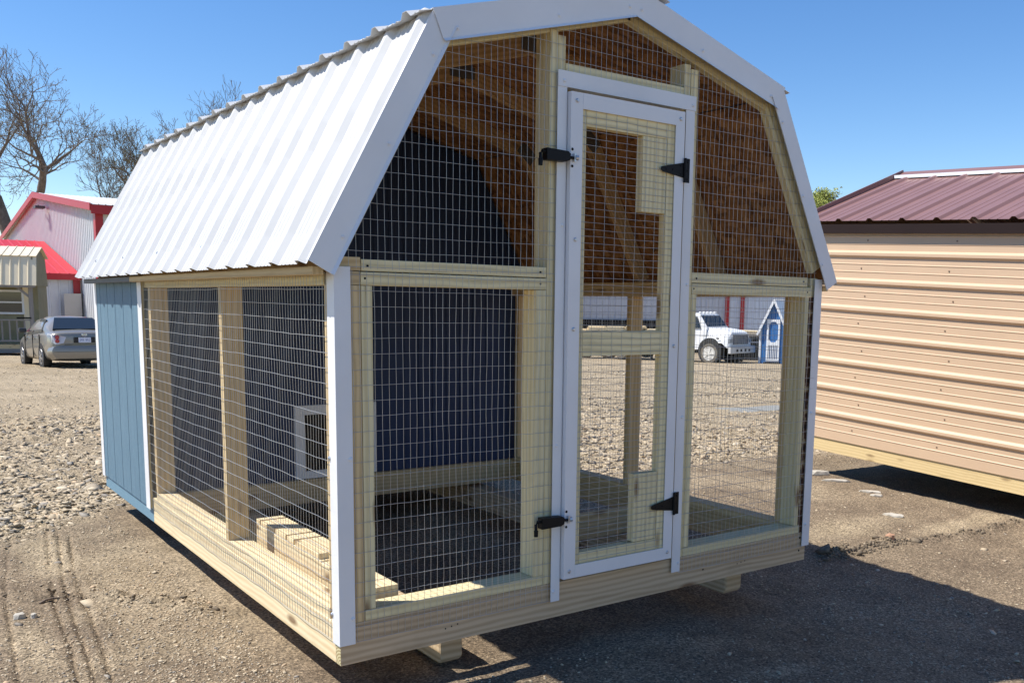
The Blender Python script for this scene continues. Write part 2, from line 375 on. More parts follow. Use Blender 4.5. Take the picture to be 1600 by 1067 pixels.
o = D.objects.new('crushed_stone', me2); col.objects.link(o); tag(o, 'coarse tan crushed stone covering the yard behind the coop', 'crushed stone', kind='stuff')

# crumbled soil along the two ridges pushed up by tyres
pts = []; szs = []
for rd, n_, w_ in ((RIDGES[1][:3], 420, .07), (RIDGES[1][2:], 160, .04), (RIDGES[0], 45, .03)):
    for _ in range(n_):
        k_ = rng.integers(0, len(rd)-1); f_ = rng.random(); q0, q1 = rd[k_], rd[k_+1]
        pts.append((q0[0]+(q1[0]-q0[0])*f_+rng.normal(0, w_), q0[1]+(q1[1]-q0[1])*f_+rng.normal(0, w_*.6))); szs.append(rng.lognormal(-4.85, .45))
t = NT('crumbled_soil'); t.base(t.ramp(t.noise(t.coord('Object'), 30, 4), [(.3, (.12, .095, .07)), (.7, (.27, .215, .15))])); SOIL = t.set(.98, spec=.1)
o = D.objects.new('soil_crumbs', scatter('soil_crumbs', np.array(pts), np.array(szs), .7, SOIL)); col.objects.link(o); tag(o, 'dark soil crumbs along the low dirt ridge right of the coop', 'soil', kind='stuff')
# puddle
t = NT('muddy_water'); t.base((.30, .26, .19)); t.bump(t.noise(t.coord('Object'), 6, 2), .05, .01); WATER = t.set(.28, spec=.12)
mb = MB(); n = 48; ring = []
for k in range(n):
    a = 2*math.pi*k/n; rr = 1+.22*math.sin(3*a+1)+.13*math.sin(7*a)+.08*math.sin(11*a+2)
    ring.append((10.1+1.9*rr*math.cos(a)+.25*rr*math.sin(a), 7.5+.36*rr*math.sin(a)-.25*math.cos(a), 0))
pz = float(base_h(np.array(10.2), np.array(7.45)))-.045
mb.face([(p[0], p[1], pz) for p in ring]); o = mb.build('puddle', WATER); tag(o, kind='structure')

def gz(x, y): return float(ground_z(np.array(float(x)), np.array(float(y)), False))
# single rocks that can be told apart
PALE_ROCK = paint('pale_limestone', (.47, .43, .36), .9, .2, .5, nscale=20)
RED_CLOD = paint('reddish_clay', (.42, .24, .15), .95, .2, .4, nscale=20)
def rock(name, x, y, sz, flat, mat, label, cat, group=None, seed=0, rz=0):
    r2 = random.Random(seed); bm = bmesh.new(); bmesh.ops.create_icosphere(bm, subdivisions=2, radius=1)
    for q in bm.verts:
        q.co *= 1+r2.uniform(-.16, .16); q.co = Vector((q.co.x*sz[0], q.co.y*sz[1], max(-.3, min(.6, q.co.z))*flat))
    me = D.meshes.new(name); bm.to_mesh(me); bm.free(); me.materials.append(mat)
    o = D.objects.new(name, me); col.objects.link(o); o.location = (x, y, gz(x, y)+flat*.2); o.rotation_euler = (0, 0, rz); return tag(o, label, cat, group)
rock('flat_stone', 5.15, 1.56, (.085, .03), .022, PALE_ROCK, 'long pale flat stone lying in the dirt before the beige shed, upper of a pair', 'stone', 'pale stones by the beige shed', 1, -.9)
rock('flat_stone', 5.06, 1.43, (.05, .028), .022, PALE_ROCK, 'small pale flat stone just below the long one before the beige shed', 'stone', 'pale stones by the beige shed', 2, -.8)
rock('flat_stone', 4.63, .99, (.07, .04), .022, PALE_ROCK, 'rounded whitish slab alone in the dirt between coop and beige shed', 'stone', 'pale stones by the beige shed', 3, -1.2)
rock('flat_stone', 5.38, 2.42, (.07, .05), .06, PALE_ROCK, 'pale stone at the dark gap under the left end of the beige shed', 'stone', 'pale stones by the beige shed', 4, .3)
rock('flat_stone', 5.33, 2.20, (.09, .045), .05, PALE_ROCK, 'wide pale stone in front of the gap under the beige shed end', 'stone', 'pale stones by the beige shed', 5, -.6)
rock('flat_stone', 5.24, 1.95, (.12, .03), .025, PALE_ROCK, 'narrow tan slab pressed in the dirt near the beige shed corner', 'stone', 'pale stones by the beige shed', 6, -.75)
rock('clay_clod', 4.01, .60, (.032, .03), .07, RED_CLOD, 'reddish upright clod of clay on the dirt ridge right of the coop', 'clod', seed=8)
rock('grey_stone', -.75, 1.62, (.028, .018), .03, PALE_ROCK, 'larger light grey stone lying between the tyre tracks', 'stone', 'grey stones in the tyre tracks', 9, .4)
rock('grey_stone', -.70, 1.60, (.018, .013), .025, PALE_ROCK, 'smaller light grey stone beside the larger one in the tyre tracks', 'stone', 'grey stones in the tyre tracks', 10, 1.4)
mb = MB(); zz = gz(-.6, 1.78)+.014
mb.tube([(-.655, 1.765, zz-.006), (-.63, 1.775, zz+.003), (-.60, 1.79, zz+.002), (-.56, 1.795, zz-.003)], .0065, .004, 7)
o = mb.build('stick', paint('dry_stick', (.19, .14, .10), .9)); tag(o, 'short brown stick lying across the tyre tracks', 'stick')
# ================================================================ the coop
W, L, YP = 2.397, 3.70, 2.46           # width, length, where the partition stands
coop = thing('chicken_coop', (0, 0, 0), 'big chicken coop with white metal barn roof, wire mesh run and blue stained rear end', 'chicken coop')
def rimb(x0, x1, y0, y1, z0, z1, mat, name='rim_board', bevel=.003, e=0):
    return MB().box(x0, x1, y0, y1, z0, z1, e).build(name, mat, coop, bevel=bevel)
# floor frame
rimb(0, W, 0, .038, 0, .14, [WR, ENDG], bevel=.003, e=1)
rimb(0, .038, .038, 2.475, 0, .14, [WS, ENDG], e=1)
rimb(0, .038, 2.475, L, 0, .135, BLUER)['label'] = 'blue painted rear rim board'
rimb(W-.038, W, .038, L, 0, .14, [WI, ENDG], e=1)
rimb(.038, W-.038, L-.038, L, 0, .135, BLUER)
rimb(.038, W-.038, YP-.045, YP-.007, .02, .16, WI, 'floor_joist')
rimb(1.62, W-.038, .9, .938, .0, .135, WI, 'floor_joist')
# darker floor boards of the closed rear room
rimb(.038, W-.038, YP-.007, L-.038, .12, .138, OSB, 'floor_sheet', 0)
# skids with bevelled ends
for x0, wd_ in ((.458, .098), (2.0, .11)):
    mb = MB(); mb.prism([(.14, -.004), (.14, -.128), (.157, -.146), (3.52, -.146), (3.56, -.12), (3.56, -.004)], 0, x0, x0+wd_)
    mb.build('skid', [WR], coop, bevel=.010)
# bottom plates
def bd(name, mat, *b, bevel=.002, e=0, parent=None):
    return MB().box(*b, e).build(name, mat, parent or coop, bevel=bevel)
bd('bottom_plate', WF, .092, .829, .001, .09, .1405, .178)
bd('bottom_plate', WF, 1.573, 2.345, .001, .09, .1405, .178)
bd('bottom_plate', WS, .002, .091, .092, 2.40, .1405, .1785)
bd('bottom_plate', WI, W-.091, W-.002, .092, 2.40, .1405, .1785)
# front studs
bd('stud', WI, .004, .0895, .001, .038, .1405, 1.262)
bd('stud', WF, .0915, .131, .001, .0885, .179, 1.262)
bd('stud', WF, .782, .829, .001, .0885, .179, 1.262)
bd('stud', WF, .8305, .866, .001, .0885, .1405, 2.185)
bd('stud', WF, .868, .902, .003, .0885, .1405, 2.17)
bd('stud', WF, 1.495, 1.530, .003, .0885, .1405, 2.17)
bd('stud', WF, 1.532, 1.572, .001, .0885, .1405, 2.155)
bd('stud', WF, 1.5735, 1.603, .001, .0885, .179, 1.262)
bd('stud', WF, 2.306, 2.334, .001, .0885, .179, 1.262)
bd('stud', BARK_EDGE, 2.336, 2.394, .003, .05, .091, 1.262)
bd('stud', WI, .0, .14, .05, .088, .179, 1.262).location.x = .0015
bd('stud', WI, 2.312, 2.394, .09, .128, .179, 1.262)
# front rails, header
bd('rail', WF, .0905, .8285, .0, .088, 1.2635, 1.305)
bd('rail', WF, .094, .8285, .003, .0885, 1.3085, 1.346)
bd('rail', WI, .002, .092, .004, .05, 1.309, 1.352)
bd('rail', WI, .002, .0885, .002, .05, 1.2635, 1.3065)
bd('rail', WF, 1.574, 2.346, .0, .088, 1.263, 1.306)
bd('rail', WF, 1.574, 2.32, .003, .0885, 1.3095, 1.352)
bd('rail', WF, 2.348, 2.394, .004, .09, 1.264, 1.350)
bd('door_header', WF, .904, 1.4935, .002, .088, 1.993, 2.078)
# side studs (2x6) and plates
for y0 in (1.175, 2.365):
    bd('stud', WI, .002, .091, y0, y0+.04, .179, 1.262)
bd('stud', WI, W-.091, W-.002, 1.225, 1.263, .179, 1.262)
bd('stud', WI, W-.091, W-.002, 2.365, 2.405, .179, 1.262)
for xa, xb in ((.002, .091), (W-.091, W-.002)):
    bd('top_plate', WF if xa < 1 else WI, xa, xb, .092, L-.05, 1.263, 1.3015)
    bd('top_plate', WI, xa, xb, .0925, L-.05, 1.303, 1.341)
# nest of slotted blocks lying inside the left wall
mb = MB(); mb.box(.165, .285, .56, 1.30, -.02, .208); mb.box(.165, .285, .14, .5599, -.02, .185)
ys = [.14, .56, .83, .92, 1.06, 1.24, 1.30]
for a, b in zip(ys[:-1], ys[1:]): mb.box(.165, .285, a+(.020 if a > .15 else 0), b, .2085 if a > .5 else .1855, .232 if a > .5 else .202)
mb.build('slotted_beam', WS, coop, bevel=.002)
bd('floor_joist', WI, .30, 1.9, .1, .138, .0, .09)
# roof profile (outer face of the steel at the gable)
EX, EZ, BX, BZ, PZ = -.094, 1.334, .344, 2.145, 2.386
lo = Vector((BX-EX, 0, BZ-EZ)); lo_l = lo.length; lo.normalize(); up = Vector((W/2-BX, 0, PZ-BZ)); up_l = up.length; up.normalize()
nlo = Vector((-lo.z, 0, lo.x)); nup = Vector((-up.z, 0, up.x))
RY0, RY1 = -.027, 3.735
def mx(p): return Vector((W-p[0], p[1], p[2]))
def mirror(mb, do):
    if do: mb.v = [(W-p[0], p[1], p[2]) for p in mb.v]; mb.f = [f[::-1] for f in mb.f]; mb.uv = [u[::-1] for u in mb.uv]
    return mb
def rib_profile(y0, y1, phase, per=.232):
    pr = []
    k = math.floor((y0-phase)/per)-1
    while phase+k*per < y1+per:
        c_ = phase+k*per
        pr += [(c_-.034, 0), (c_-.013, .019), (c_+.013, .019), (c_+.034, 0)]
        for q in (.066, .098, .134, .166): pr += [(c_+q-.006, 0), (c_+q-.002, .0032), (c_+q+.002, .0032), (c_+q+.006, 0)]
        k += 1
    out = [(y0, 0)]+[p for p in pr if y0+.002 < p[0] < y1-.002]+[(y1, 0)]
    return out
def steel(name, s0, s1, base, d, n, phase, flip, dz=0):
    mb = MB(); pr = rib_profile(RY0, RY1, phase)
    P = lambda s, q: base+d*s+n*(q[1]+dz)+Vector((0, q[0], 0))
    st = np.linspace(s0, s1, 9)
    wob = [0.0016*math.sin(i*2.3+phase*9) for i in range(len(st))]
    for si in range(len(st)-1):
        for a, b in zip(pr[:-1], pr[1:]):
            mb.face([P(st[si], a)+n*wob[si], P(st[si+1], a)+n*wob[si+1], P(st[si+1], b)+n*wob[si+1], P(st[si], b)+n*wob[si]])
    mirror(mb, flip); o = mb.build(name, STEEL, coop, solid=.0012)
    return o
for fl in (False, True):
    lab = 'left' if not fl else 'right'
    a = steel('roof_panel', -.012, lo_l+.004, Vector((EX, 0, EZ)), lo, nlo, 1.64, fl); a['label'] = 'steep lower ribbed white steel sheet of the %s side' % lab
    a = steel('roof_panel', -.048, up_l-.004, Vector((BX, 0, BZ)), up, nup, 1.70, fl, .004); a['label'] = 'shallow upper ribbed white steel sheet of the %s side' % lab
    # sheathing of strand board under the steel
    e0 = Vector((EX, 0, EZ))-nlo*.0135; b0 = Vector((BX, 0, BZ))-nup*.016
    mb = MB().board(e0+lo*.02+Vector((0, .0, 0)), e0+lo*(lo_l-.035), (0, 1, 0), nlo, 0, 0) if False else MB()
    for (q0, d_, l_, n_) in ((e0, lo, lo_l-.022, nlo), (b0, up, up_l-.004, nup)):
        A = q0+d_*(.02 if d_ is lo else .002); B = q0+d_*l_; y0, y1 = RY0+.02, RY1-.02
        pts = [A, B, B-n_*.011, A-n_*.011]
        mb.prism([(p.x, p.z) for p in pts], 1, y0, y1)
    mirror(mb, fl); mb.build('roof_sheathing', OSB, coop)
    # fascia trims with a hemmed lower edge
    def fascia(p0, p1, d, n, y, width, cut0=None):
        mb = MB(); h_ = .010
        q = [p0, p1, p1-n*width, p0-n*width] if cut0 is None else cut0
        mb.prism([(v_.x, v_.z) for v_ in q], 1, y-.0022, y)
        # return over the roof edge and hem
        a, b = q[0], q[1]; mb.prism([(v_.x, v_.z) for v_ in (a, b, b+n*.0025, a+n*.0025)], 1, y-.002, y+.045)
        a, b = q[3], q[2]
        mb.face([(a.x, y-.0022, a.z), (b.x, y-.0022, b.z), (b.x-n.x*.009, y-.012, b.z-n.z*.009), (a.x-n.x*.009, y-.012, a.z-n.z*.009)])
        return mb
    p0 = Vector((EX, 0, EZ)); p1 = p0+lo*(lo_l+.002)
    f1 = mirror(fascia(p0, p1, lo, nlo, RY0-.001, .080), fl).build('rake_trim', WHITE, coop, fix=True)
    f1['label'] = 'white rake trim on the steep %s slope' % lab
    pk = Vector((W/2, 0, PZ)); b_ = Vector((BX, 0, BZ))
    q = [b_-up*.004+nup*.006, pk+Vector((0, 0, .006)), Vector((W/2, 0, 2.291)), Vector((.3755, 0, 2.063))]
    f2 = mirror(fascia(None, None, up, nup, RY0-.006, .09, q), fl).build('rake_trim', WHITE, coop, fix=True)
    f2['label'] = 'white rake trim on the shallow %s slope' % lab
    def screw(p, n_, par, r=.0062):
        mb = MB(); mb.lathe(p, n_, [(0, r*1.25), (.0015, r*1.25), (.0018, r*.8), (.005, r*.7), (.0058, r*.4)], 8)
        mb.build('screw', WHITE, par)
    F = (lambda v: mx(v)) if fl else (lambda v: v)
    for s_ in (.12, .46, .80): screw(F(p0+lo*s_-nlo*.062+Vector((0, RY0-.0032, 0))), (0, -1, 0), f1)
    for s_ in (.07, .50, .84): screw(F(b_+up*s_-nup*.062+Vector((0, RY0-.0082, 0))), (0, -1, 0), f2)
# roof screws on the lower left sheet
par = [o for o in coop.children if o.get('label', '').startswith('steep lower ribbed') and 'left' in o['label']][0]
mb = None
for k in range(5):
    for s_ in (.10, .62):
        y = .52+k*.72+(.18 if s_ > .3 else 0)
        p = Vector((EX, y, EZ))+lo*s_+nlo*.002
        MB().lathe(p, nlo, [(0, .009), (.002, .009), (.003, .006), (.006, .005)], 8).build('screw', ZINC, par)
# ridge cap
mb = MB(); rc = [(W/2-.16, PZ-.16*up.z/up.x+.024), (W/2, PZ+.028), (W/2+.16, PZ-.16*up.z/up.x+.024), (W/2+.16, PZ-.16*up.z/up.x+.021), (W/2, PZ+.024), (W/2-.16, PZ-.16*up.z/up.x+.021)]
mb.prism(rc, 1, RY0-.02, RY1+.01); mb.build('ridge_cap', STEEL, coop)
mb = MB(); mb.box(W/2+.06, W/2+.10, RY0-.02, RY0+.0, PZ+.0, PZ+.02); mb.build('closure_strip', BLACKM, coop)
# eave blocking seen under the sheets
bd('eave_board', WI, -.071, -.035, .0, 2.47, 1.292, 1.318)
bd('eave_board', paint('grey_soffit', (.13, .135, .14), .7), -.071, -.035, 2.475, 3.70, 1.292, 1.318)['label'] = 'grey painted rear eave board'
bd('eave_board', WI, W+.035, W+.071, .0, 3.7, 1.292, 1.318)
bd('frieze_board', WF, .0015, .0395, .06, 2.44, 1.3425, 1.38)
# trusses every two feet: rafters and gusset plates
GUS = paint('truss_plate', (.13, .12, .11), .7, .2, .1)
def truss(y, mat, front=False):
    tr = D.objects.new('truss', None); col.objects.link(tr); tr.parent = coop; tr.location = (0, y, 0)
    off = .026; wd = .080
    for fl in (False, True):
        e = Vector((EX, y, EZ))+lo*.055-nlo*(off+wd/2); b1 = Vector((BX, y, BZ))-nlo*(off+wd/2)-lo*.02
        b2 = Vector((BX, y, BZ))-nup*(off+wd/2)+up*.02; pk = Vector((W/2, y, PZ-off-wd/2-.002))
        n1, n2 = nlo, nup
        if front: e = Vector((EX, y, EZ))+lo*.10-nlo*(off+wd/2)
        k1 = e+lo*.0
        mb = MB().board(k1, b1, nlo, (0, 1, 0), wd, .036); mirror(mb, fl).build('rafter', mat, tr, bevel=.0015)
        mb = MB().board(b2-up*.03+Vector((0, .001, 0)), pk-up*.001+Vector((0, .001, 0)), nup, (0, 1, 0), wd, .034); mirror(mb, fl).build('rafter', mat, tr, bevel=.0015)
        if not front:
            for c_, ang in (((b1+b2)/2-nlo*.02, .75),):
                u_ = (lo+up).normalized(); v_ = Vector((-u_.z, 0, u_.x))
                mb = MB().board(c_-u_*.06-Vector((0, .0195, 0)), c_+u_*.06-Vector((0, .0195, 0)), v_, (0, 1, 0), .075, .001); mirror(mb, fl).build('gusset_plate', GUS, tr)
    if not front:
        c_ = Vector((W/2, y-.0195, PZ-off-wd/2)); MB().board(c_-Vector((.07, 0, 0)), c_+Vector((.07, 0, 0)), (0, 0, 1), (0, 1, 0), .07, .001).build('gusset_plate', GUS, tr)
    return tr
truss(.020, WF, True)
WT = wood('truss_pine', (.62, .42, .22), (.45, .28, .13), var=.2)
for y in (.64, 1.25, 1.85): truss(y, WT)
# blue rear room: siding with grooves, partition, corner trims
def groove_wall(name, mat, ax, c0, a0, a1, ztop, z0, grooves, out, th=.011, parent=None):
    """planks between grooves on a vertical wall; ax 0: wall runs in y at x=c0, ax 1: runs in x at y=c0; ztop(a) gives its top"""
    mb = MB(); cuts = [a0]+[g_ for g_ in grooves if a0 < g_ < a1]+[a1]
    def wall(a, b, o0, o1):
        ks = [a]+[k_ for k_ in kinks if a < k_ < b]+[b]
        for u_, v_ in zip(ks[:-1], ks[1:]):
            poly = [(u_, z0), (v_, z0), (v_, ztop(v_)), (u_, ztop(u_))]
            mb.prism(poly, ax, o0, o1)
    s_ = sorted((c0, c0+out*th*.55)); 
    wall(a0, a1, *s_)
    for a, b in zip(cuts[:-1], cuts[1:]):
        s_ = sorted((c0+out*th*.55, c0+out*th)); wall(a+.004, b-.004, *s_)
    return mb.build(name, mat, parent or coop, fix=False)
kinks = []
groove_wall('siding', BLUE, 0, 0, 2.51, L-.03, lambda a: 1.318, .08, [2.721, 2.929, 3.135, 3.344, 3.548], -1)['label'] = 'blue grooved siding of the left wall'
groove_wall('siding', BLUE, 0, W, 2.51, L-.03, lambda a: 1.318, .08, [2.721, 2.929, 3.135, 3.344, 3.548], 1)['label'] = 'blue grooved siding of the right wall'
def gtop(x):
    x = min(x, W-x); off = .045
    if x < BX+.03: return EZ+(x-EX)*lo.z/lo.x-off/abs(lo.x)
    return BZ+(x-BX)*up.z/up.x-off/up.x
kinks = [BX+.03, W/2, W-BX-.03]
groove_wall('siding', BLUE, 1, L, .04, W-.04, gtop, .08, [.2*k for k in range(1, 12)], 1)['label'] = 'blue grooved siding of the rear wall'
pw = groove_wall('partition_wall', BLUE_SHADED, 1, YP, .02, W-.02, gtop, .161, [.1+.1*k for k in range(0, 24)], -1)
# pop door through the partition: white frame round a painted dark opening
fr = MB(); yy = YP-.0115
x0, x1, z0, z1 = .787, 1.30, .165, .60; q = .056
fr.box(x0, x1, yy-.018, yy, z1-q, z1); fr.box(x0, x1, yy-.018, yy, z0, z0+q*.8); fr.box(x0, x0+q, yy-.0175, yy, z0+q*.8, z1-q); fr.box(x1-q, x1, yy-.0175, yy, z0+q*.8, z1-q)
pf = fr.build('pop_door_frame', WHITE, pw, bevel=.002)
MB().box(x0+q, x1-q, yy-.003, yy, z0+q*.8, z1-q).build('pop_door_shade_sheet', paint('opening_shade', (.01, .009, .008), .9), pw)  # solid sheet; the shade of the opening is painted on it in near-black
# floor pieces seen through the door
# corner trims
def angle_trim(xc, yc, sx, sy, z0, z1, wf, ws, lab):
    mb = MB(); t_ = .0022; ox = xc-sx*.006; oy = yc-sy*.010
    a = sorted((ox, ox+sx*wf)); b = sorted((oy, oy-sy*0+sy*t_)); mb.box(a[0], a[1], b[0], b[1], z0, z1)
    a = sorted((ox, ox+sx*t_)); b = sorted((oy+sy*t_, oy+sy*ws)); mb.box(a[0], a[1], b[0], b[1], z0, z1)
    o = mb.build('corner_trim', WHITE, coop); o['label'] = lab
    return o
ct = angle_trim(0, 0, 1, 1, .072, 1.32, .056, .058, 'white corner trim at the near front corner')
ct2 = angle_trim(W+.008, 0, -1, 1, .074, 1.345, .052, .056, 'white corner trim at the right front corner')
for zz in (.16, .70): MB().lathe((.042, -.0102, zz), (0, -1, 0), [(0, .008), (.0015, .008), (.003, .005), (.0055, .004)], 8).build('screw', WHITE, ct)
for zz in (.18, .72): MB().lathe((2.378, -.0102, zz), (0, -1, 0), [(0, .008), (.0015, .008), (.003, .005), (.0055, .004)], 8).build('screw', WHITE, ct2)
for yy_, zz in ((.048, .17), (.048, .70)): MB().lathe((-.0065, yy_, zz), (-1, 0, 0), [(0, .008), (.0015, .008), (.003, .005), (.0055, .004)], 8).build('screw', ZINC, ct)
def flat_trim(ax, name, *b, lab=None):
    o = MB().box(*b).build(name, WHITE, coop, bevel=.001)
    if lab: o['label'] = lab
    return o
flat_trim(0, 'siding_trim', -.0165, -.0125, 2.475, 2.56, .073, 1.318, lab='white vertical trim between mesh and blue siding')
MB().box(-.0125, -.001, 2.478, 2.509, .082, 1.30).build('siding_batten', WF, coop)
angle_trim(-.008, L+.012, 1, -1, .072, 1.32, .056, .075, 'white trim at the rear left corner')
angle_trim(W+.008, L+.012, -1, -1, .072, 1.32, .056, .075, 'white trim at the rear right corner')
# ------------------------------------------------ door frame trims
ft = MB(); y1 = -.011; y0 = -.0135
ft.box(.857, .8985, y0, y1, .070, 1.99); ft.box(.8965, .8985, y1, .02, .075, 1.99)
ft.box(1.4955, 1.5435, y0, y1, .083, 1.99)
ft.box(.857, 1.5475, y0-.0025, y1, 1.9905, 2.046); ft.box(.899, 1.495, y1, .02, 1.9905, 1.9925)
ft = ft.build('door_casing', WHITE, coop)
for (x_, z_) in ((.884, 2.01), (.884, 1.5), (.873, .68), (.869, .11), (1.53, 2.01), (1.53, 1.3), (1.528, .75), (1.534, .12)):
    MB().lathe((x_, y0-.0027 if z_ > 2 else y0, z_), (0, -1, 0), [(0, .0068), (.0015, .0068), (.003, .0045), (.005, .0035)], 8).build('screw', WHITE, ft)
# bolt heads and nail heads on the front timber
for (x_, z_, r_) in ((.040, .094, .0065), (2.355, .115, .006), (2.352, .052, .0055), (.40, .052, .003), (.425, .056, .003), (.45, .060, .003), (1.92, .054, .003), (1.945, .057, .003), (1.97, .060, .003), (1.70, .062, .0045), (.115, 1.325, .004), (.105, 1.285, .004), (.80, 1.327, .004), (.80, 1.285, .004), (1.60, 1.328, .004), (2.29, 1.333, .004), (2.32, 1.285, .004), (1.585, 1.285, .004)):
    MB().lathe((x_, .0022, z_), (0, -1, 0), [(0, r_), (.0026, r_), (.0034, r_*.5)], 8).build('nail_head', BLACKM, coop)
# ------------------------------------------------ door leaf
door = D.objects.new('door', None); col.objects.link(door); door.parent = coop; door.location = (1.473, -.02, .157)
def dd(name, mat, *b, bevel=.0015, e=0): return MB().box(*b, e).build(name, mat, door, bevel=bevel)
dy0, dy1 = -.026, .012
dd('door_stile', WF, .911, .981, dy0, dy1, .165, 1.968)
dd('door_stile', WF, 1.388, 1.468, dy0, dy1, .165, 1.968)
dd('door_rail', WF, .982, 1.387, dy0, dy1, 1.862, 1.968)
dd('door_rail', WF, .982, 1.387, dy0, dy1, .165, .252)
dd('door_rail', WF, .982, 1.387, dy0+.0, dy1, 1.018, 1.112)
dd('hinge_block', WF, 1.262, 1.386, dy0+.002, dy1+.002, 1.575, 1.861)['label'] = 'upper pale backing block by the hinge'
dd('hinge_block', WF, 1.262, 1.386, dy0+.002, dy1+.002, .2535, .535)['label'] = 'lower pale backing block by the hinge'
tr_ = MB(); ty0, ty1 = -.0335, -.0305
tr_.box(.903, .9575, ty0, ty1, .157, 1.975); tr_.box(1.4235, 1.472, ty0, ty1, .157, 1.975)
tr_.box(.9577, 1.4233, ty0-.001, ty1, 1.919, 1.975); tr_.box(.9577, 1.4233, ty0-.001, ty1, .157, .2075)
tr_.box(.903, .905, ty1, .012, .157, 1.975)
dt = tr_.build('door_trim', WHITE, door)
for (x_, z_) in ((.93, 1.945), (1.448, 1.945), (.93, .186), (1.448, .186), (.93, 1.12), (1.448, 1.05), (.931, 1.45)):
    MB().lathe((x_, ty0, z_), (0, -1, 0), [(0, .008), (.0015, .008), (.003, .0052), (.006, .004)], 8).build('screw', ZINC, dt)
# hinges: strap on the leaf, plate on the casing
for zc in (1.750, .392):
    mb = MB(); yh = ty0-.0045
    mb.prism([(1.348, zc-.009), (1.356, zc-.014), (1.472, zc-.030), (1.472, zc+.030), (1.356, zc+.006), (1.348, zc+.002)], 1, yh, yh+.003)
    mb.box(1.473, 1.502, yh+.001, yh+.0045, zc-.047, zc+.047)
    mb.tube([(1.4725, yh-.003, zc-.047), (1.4725, yh-.003, zc+.047)], .0058, n=10)
    for (a, b) in ((1.375, zc-.004), (1.41, zc-.002), (1.452, zc+.016), (1.452, zc-.016), (1.49, zc+.033), (1.49, zc-.033), (1.49, zc)):
        mb.lathe((a, yh, b), (0, -1, 0), [(0, .0045), (.0015, .004), (.002, .002)], 8)
    mb.build('hinge', BLACKM, door, fix=True)
    MB().box(1.4738, 1.4995, yh+.0046, -.0136, zc-.045, zc+.045).build('hinge_spacer', WHITE, door)
# latches: black spring bolts with zinc keeper
for zc in (1.742, .395):
    mb = MB(); yl = -.052
    mb.prism([(.786, zc-.021), (.875, zc-.019), (.890, zc-.012), (.892, zc+.010), (.880, zc+.018), (.786, zc+.021)], 1, yl, yl+.032)
    mb.tube([(.790, yl+.012, zc+.006), (.770, yl+.010, zc+.008), (.760, yl+.006, zc+.0), (.757, yl, zc-.028)], .0055, .0065, 8)
    mb.tube([(.757, yl, zc-.020), (.756, yl-.001, zc-.044)], .009, .008, 8)
    mb.tube([(.889, yl+.014, zc), (.918, yl+.012, zc-.002)], .0055, n=8)
    lt = mb.build('latch', BLACKM, door, bevel=.002, fix=True)
    mb = MB(); mb.box(.9135, .921, ty0-.012, ty0-.0012, zc-.014, zc+.014); mb.lathe((.922, ty0-.008, zc), (1, 0, 0), [(-.004, .010), (.008, .010), (.010, .006)], 10)
    for dz in (-.028, .028): pass
    mb.build('keeper', ZINC, lt, fix=True)
    for dz in (-.030, .030): MB().lathe((.911, ty0-.0012, zc+dz), (0, -1, 0), [(0, .0055), (.001, .005)], 8).build('screw_hole', BLACKM, lt)
# ------------------------------------------------ wire mesh
def wires(name, frame, a_rng, b_rng, da, db, arange_fn, brange_fn, parent, r=.00082, seed=1, jit=.0008, lab=None, a0=0, b0=0):
    """frame(a,b,o) -> point; wires along b at steps da, wires along a at steps db"""
    rs = np.random.default_rng(seed); VV = []; FF = []; cnt = 0
    ph = rs.uniform(0, 6, 6)
    def off(a, b): return .002*math.sin(a*7+ph[0])*math.sin(b*6+ph[1])+.0012*math.sin(a*31+b*17+ph[2])
    def wire(pts, r=r):
        nonlocal cnt
        P = np.array(pts); n = len(P); dirn = np.gradient(P, axis=0) if n > 1 else P; dirn /= np.linalg.norm(dirn, axis=1)[:, None]+1e-9
        nn = np.array(frame(0, 0, 1.))-np.array(frame(0, 0, 0.)); s_ = np.cross(dirn, nn); s_ /= np.linalg.norm(s_, axis=1)[:, None]+1e-9
        ring = np.stack([P+s_*r, P+nn*r, P-s_*r, P-nn*r], 1).reshape(-1, 3); VV.append(ring)
        i = np.arange(n-1)[:, None]*4; k = np.arange(4)[None]
        f = np.stack([i+k, i+(k+1) % 4, i+4+(k+1) % 4, i+4+k], -1).reshape(-1, 4)+cnt; FF.append(f); cnt += n*4
    a = a0 if a0 else a_rng[0]; i = 0
    while a <= a_rng[1]+1e-6:
        lo_, hi_ = brange_fn(a); i += 1
        if hi_-lo_ > .01:
            n = max(2, int((hi_-lo_)/.06)+1); bs = np.linspace(lo_, hi_, n); j = rs.normal(0, jit*.55, n); j0 = rs.normal(0, jit*.5)
            wire([frame(a+j0+j[q]+.0010*math.sin(bs[q]*5+ph[3]), bs[q], off(a, bs[q])) for q in range(n)])
        a += da
    b = b0 if b0 else b_rng[0]
    while b <= b_rng[1]+1e-6:
        lo_, hi_ = arange_fn(b)
        if hi_-lo_ > .01:
            n = max(2, int((hi_-lo_)/.05)+1); as_ = np.linspace(lo_, hi_, n); j = rs.normal(0, jit*.45, n)
            wire([frame(as_[q], b+j[q]+.0018*math.sin(as_[q]*4.1+ph[4])+.0005*math.sin(as_[q]*19+b*9), off(as_[q], b)+.0016) for q in range(n)], r*(1.35 if seed == 31 else 1.1))
        b += db
    o = D.objects.new(name, np_mesh(name, np.concatenate(VV), np.concatenate(FF), WIRE)); col.objects.link(o); o.parent = parent
    if parent is door: o.location = -Vector(door.location)
    if lab: o['label'] = lab
    return o
IN = .0254
fy = lambda a, b, o_: (a, -.0065-o_*1 if o_ != 1. else -1.0065, b)
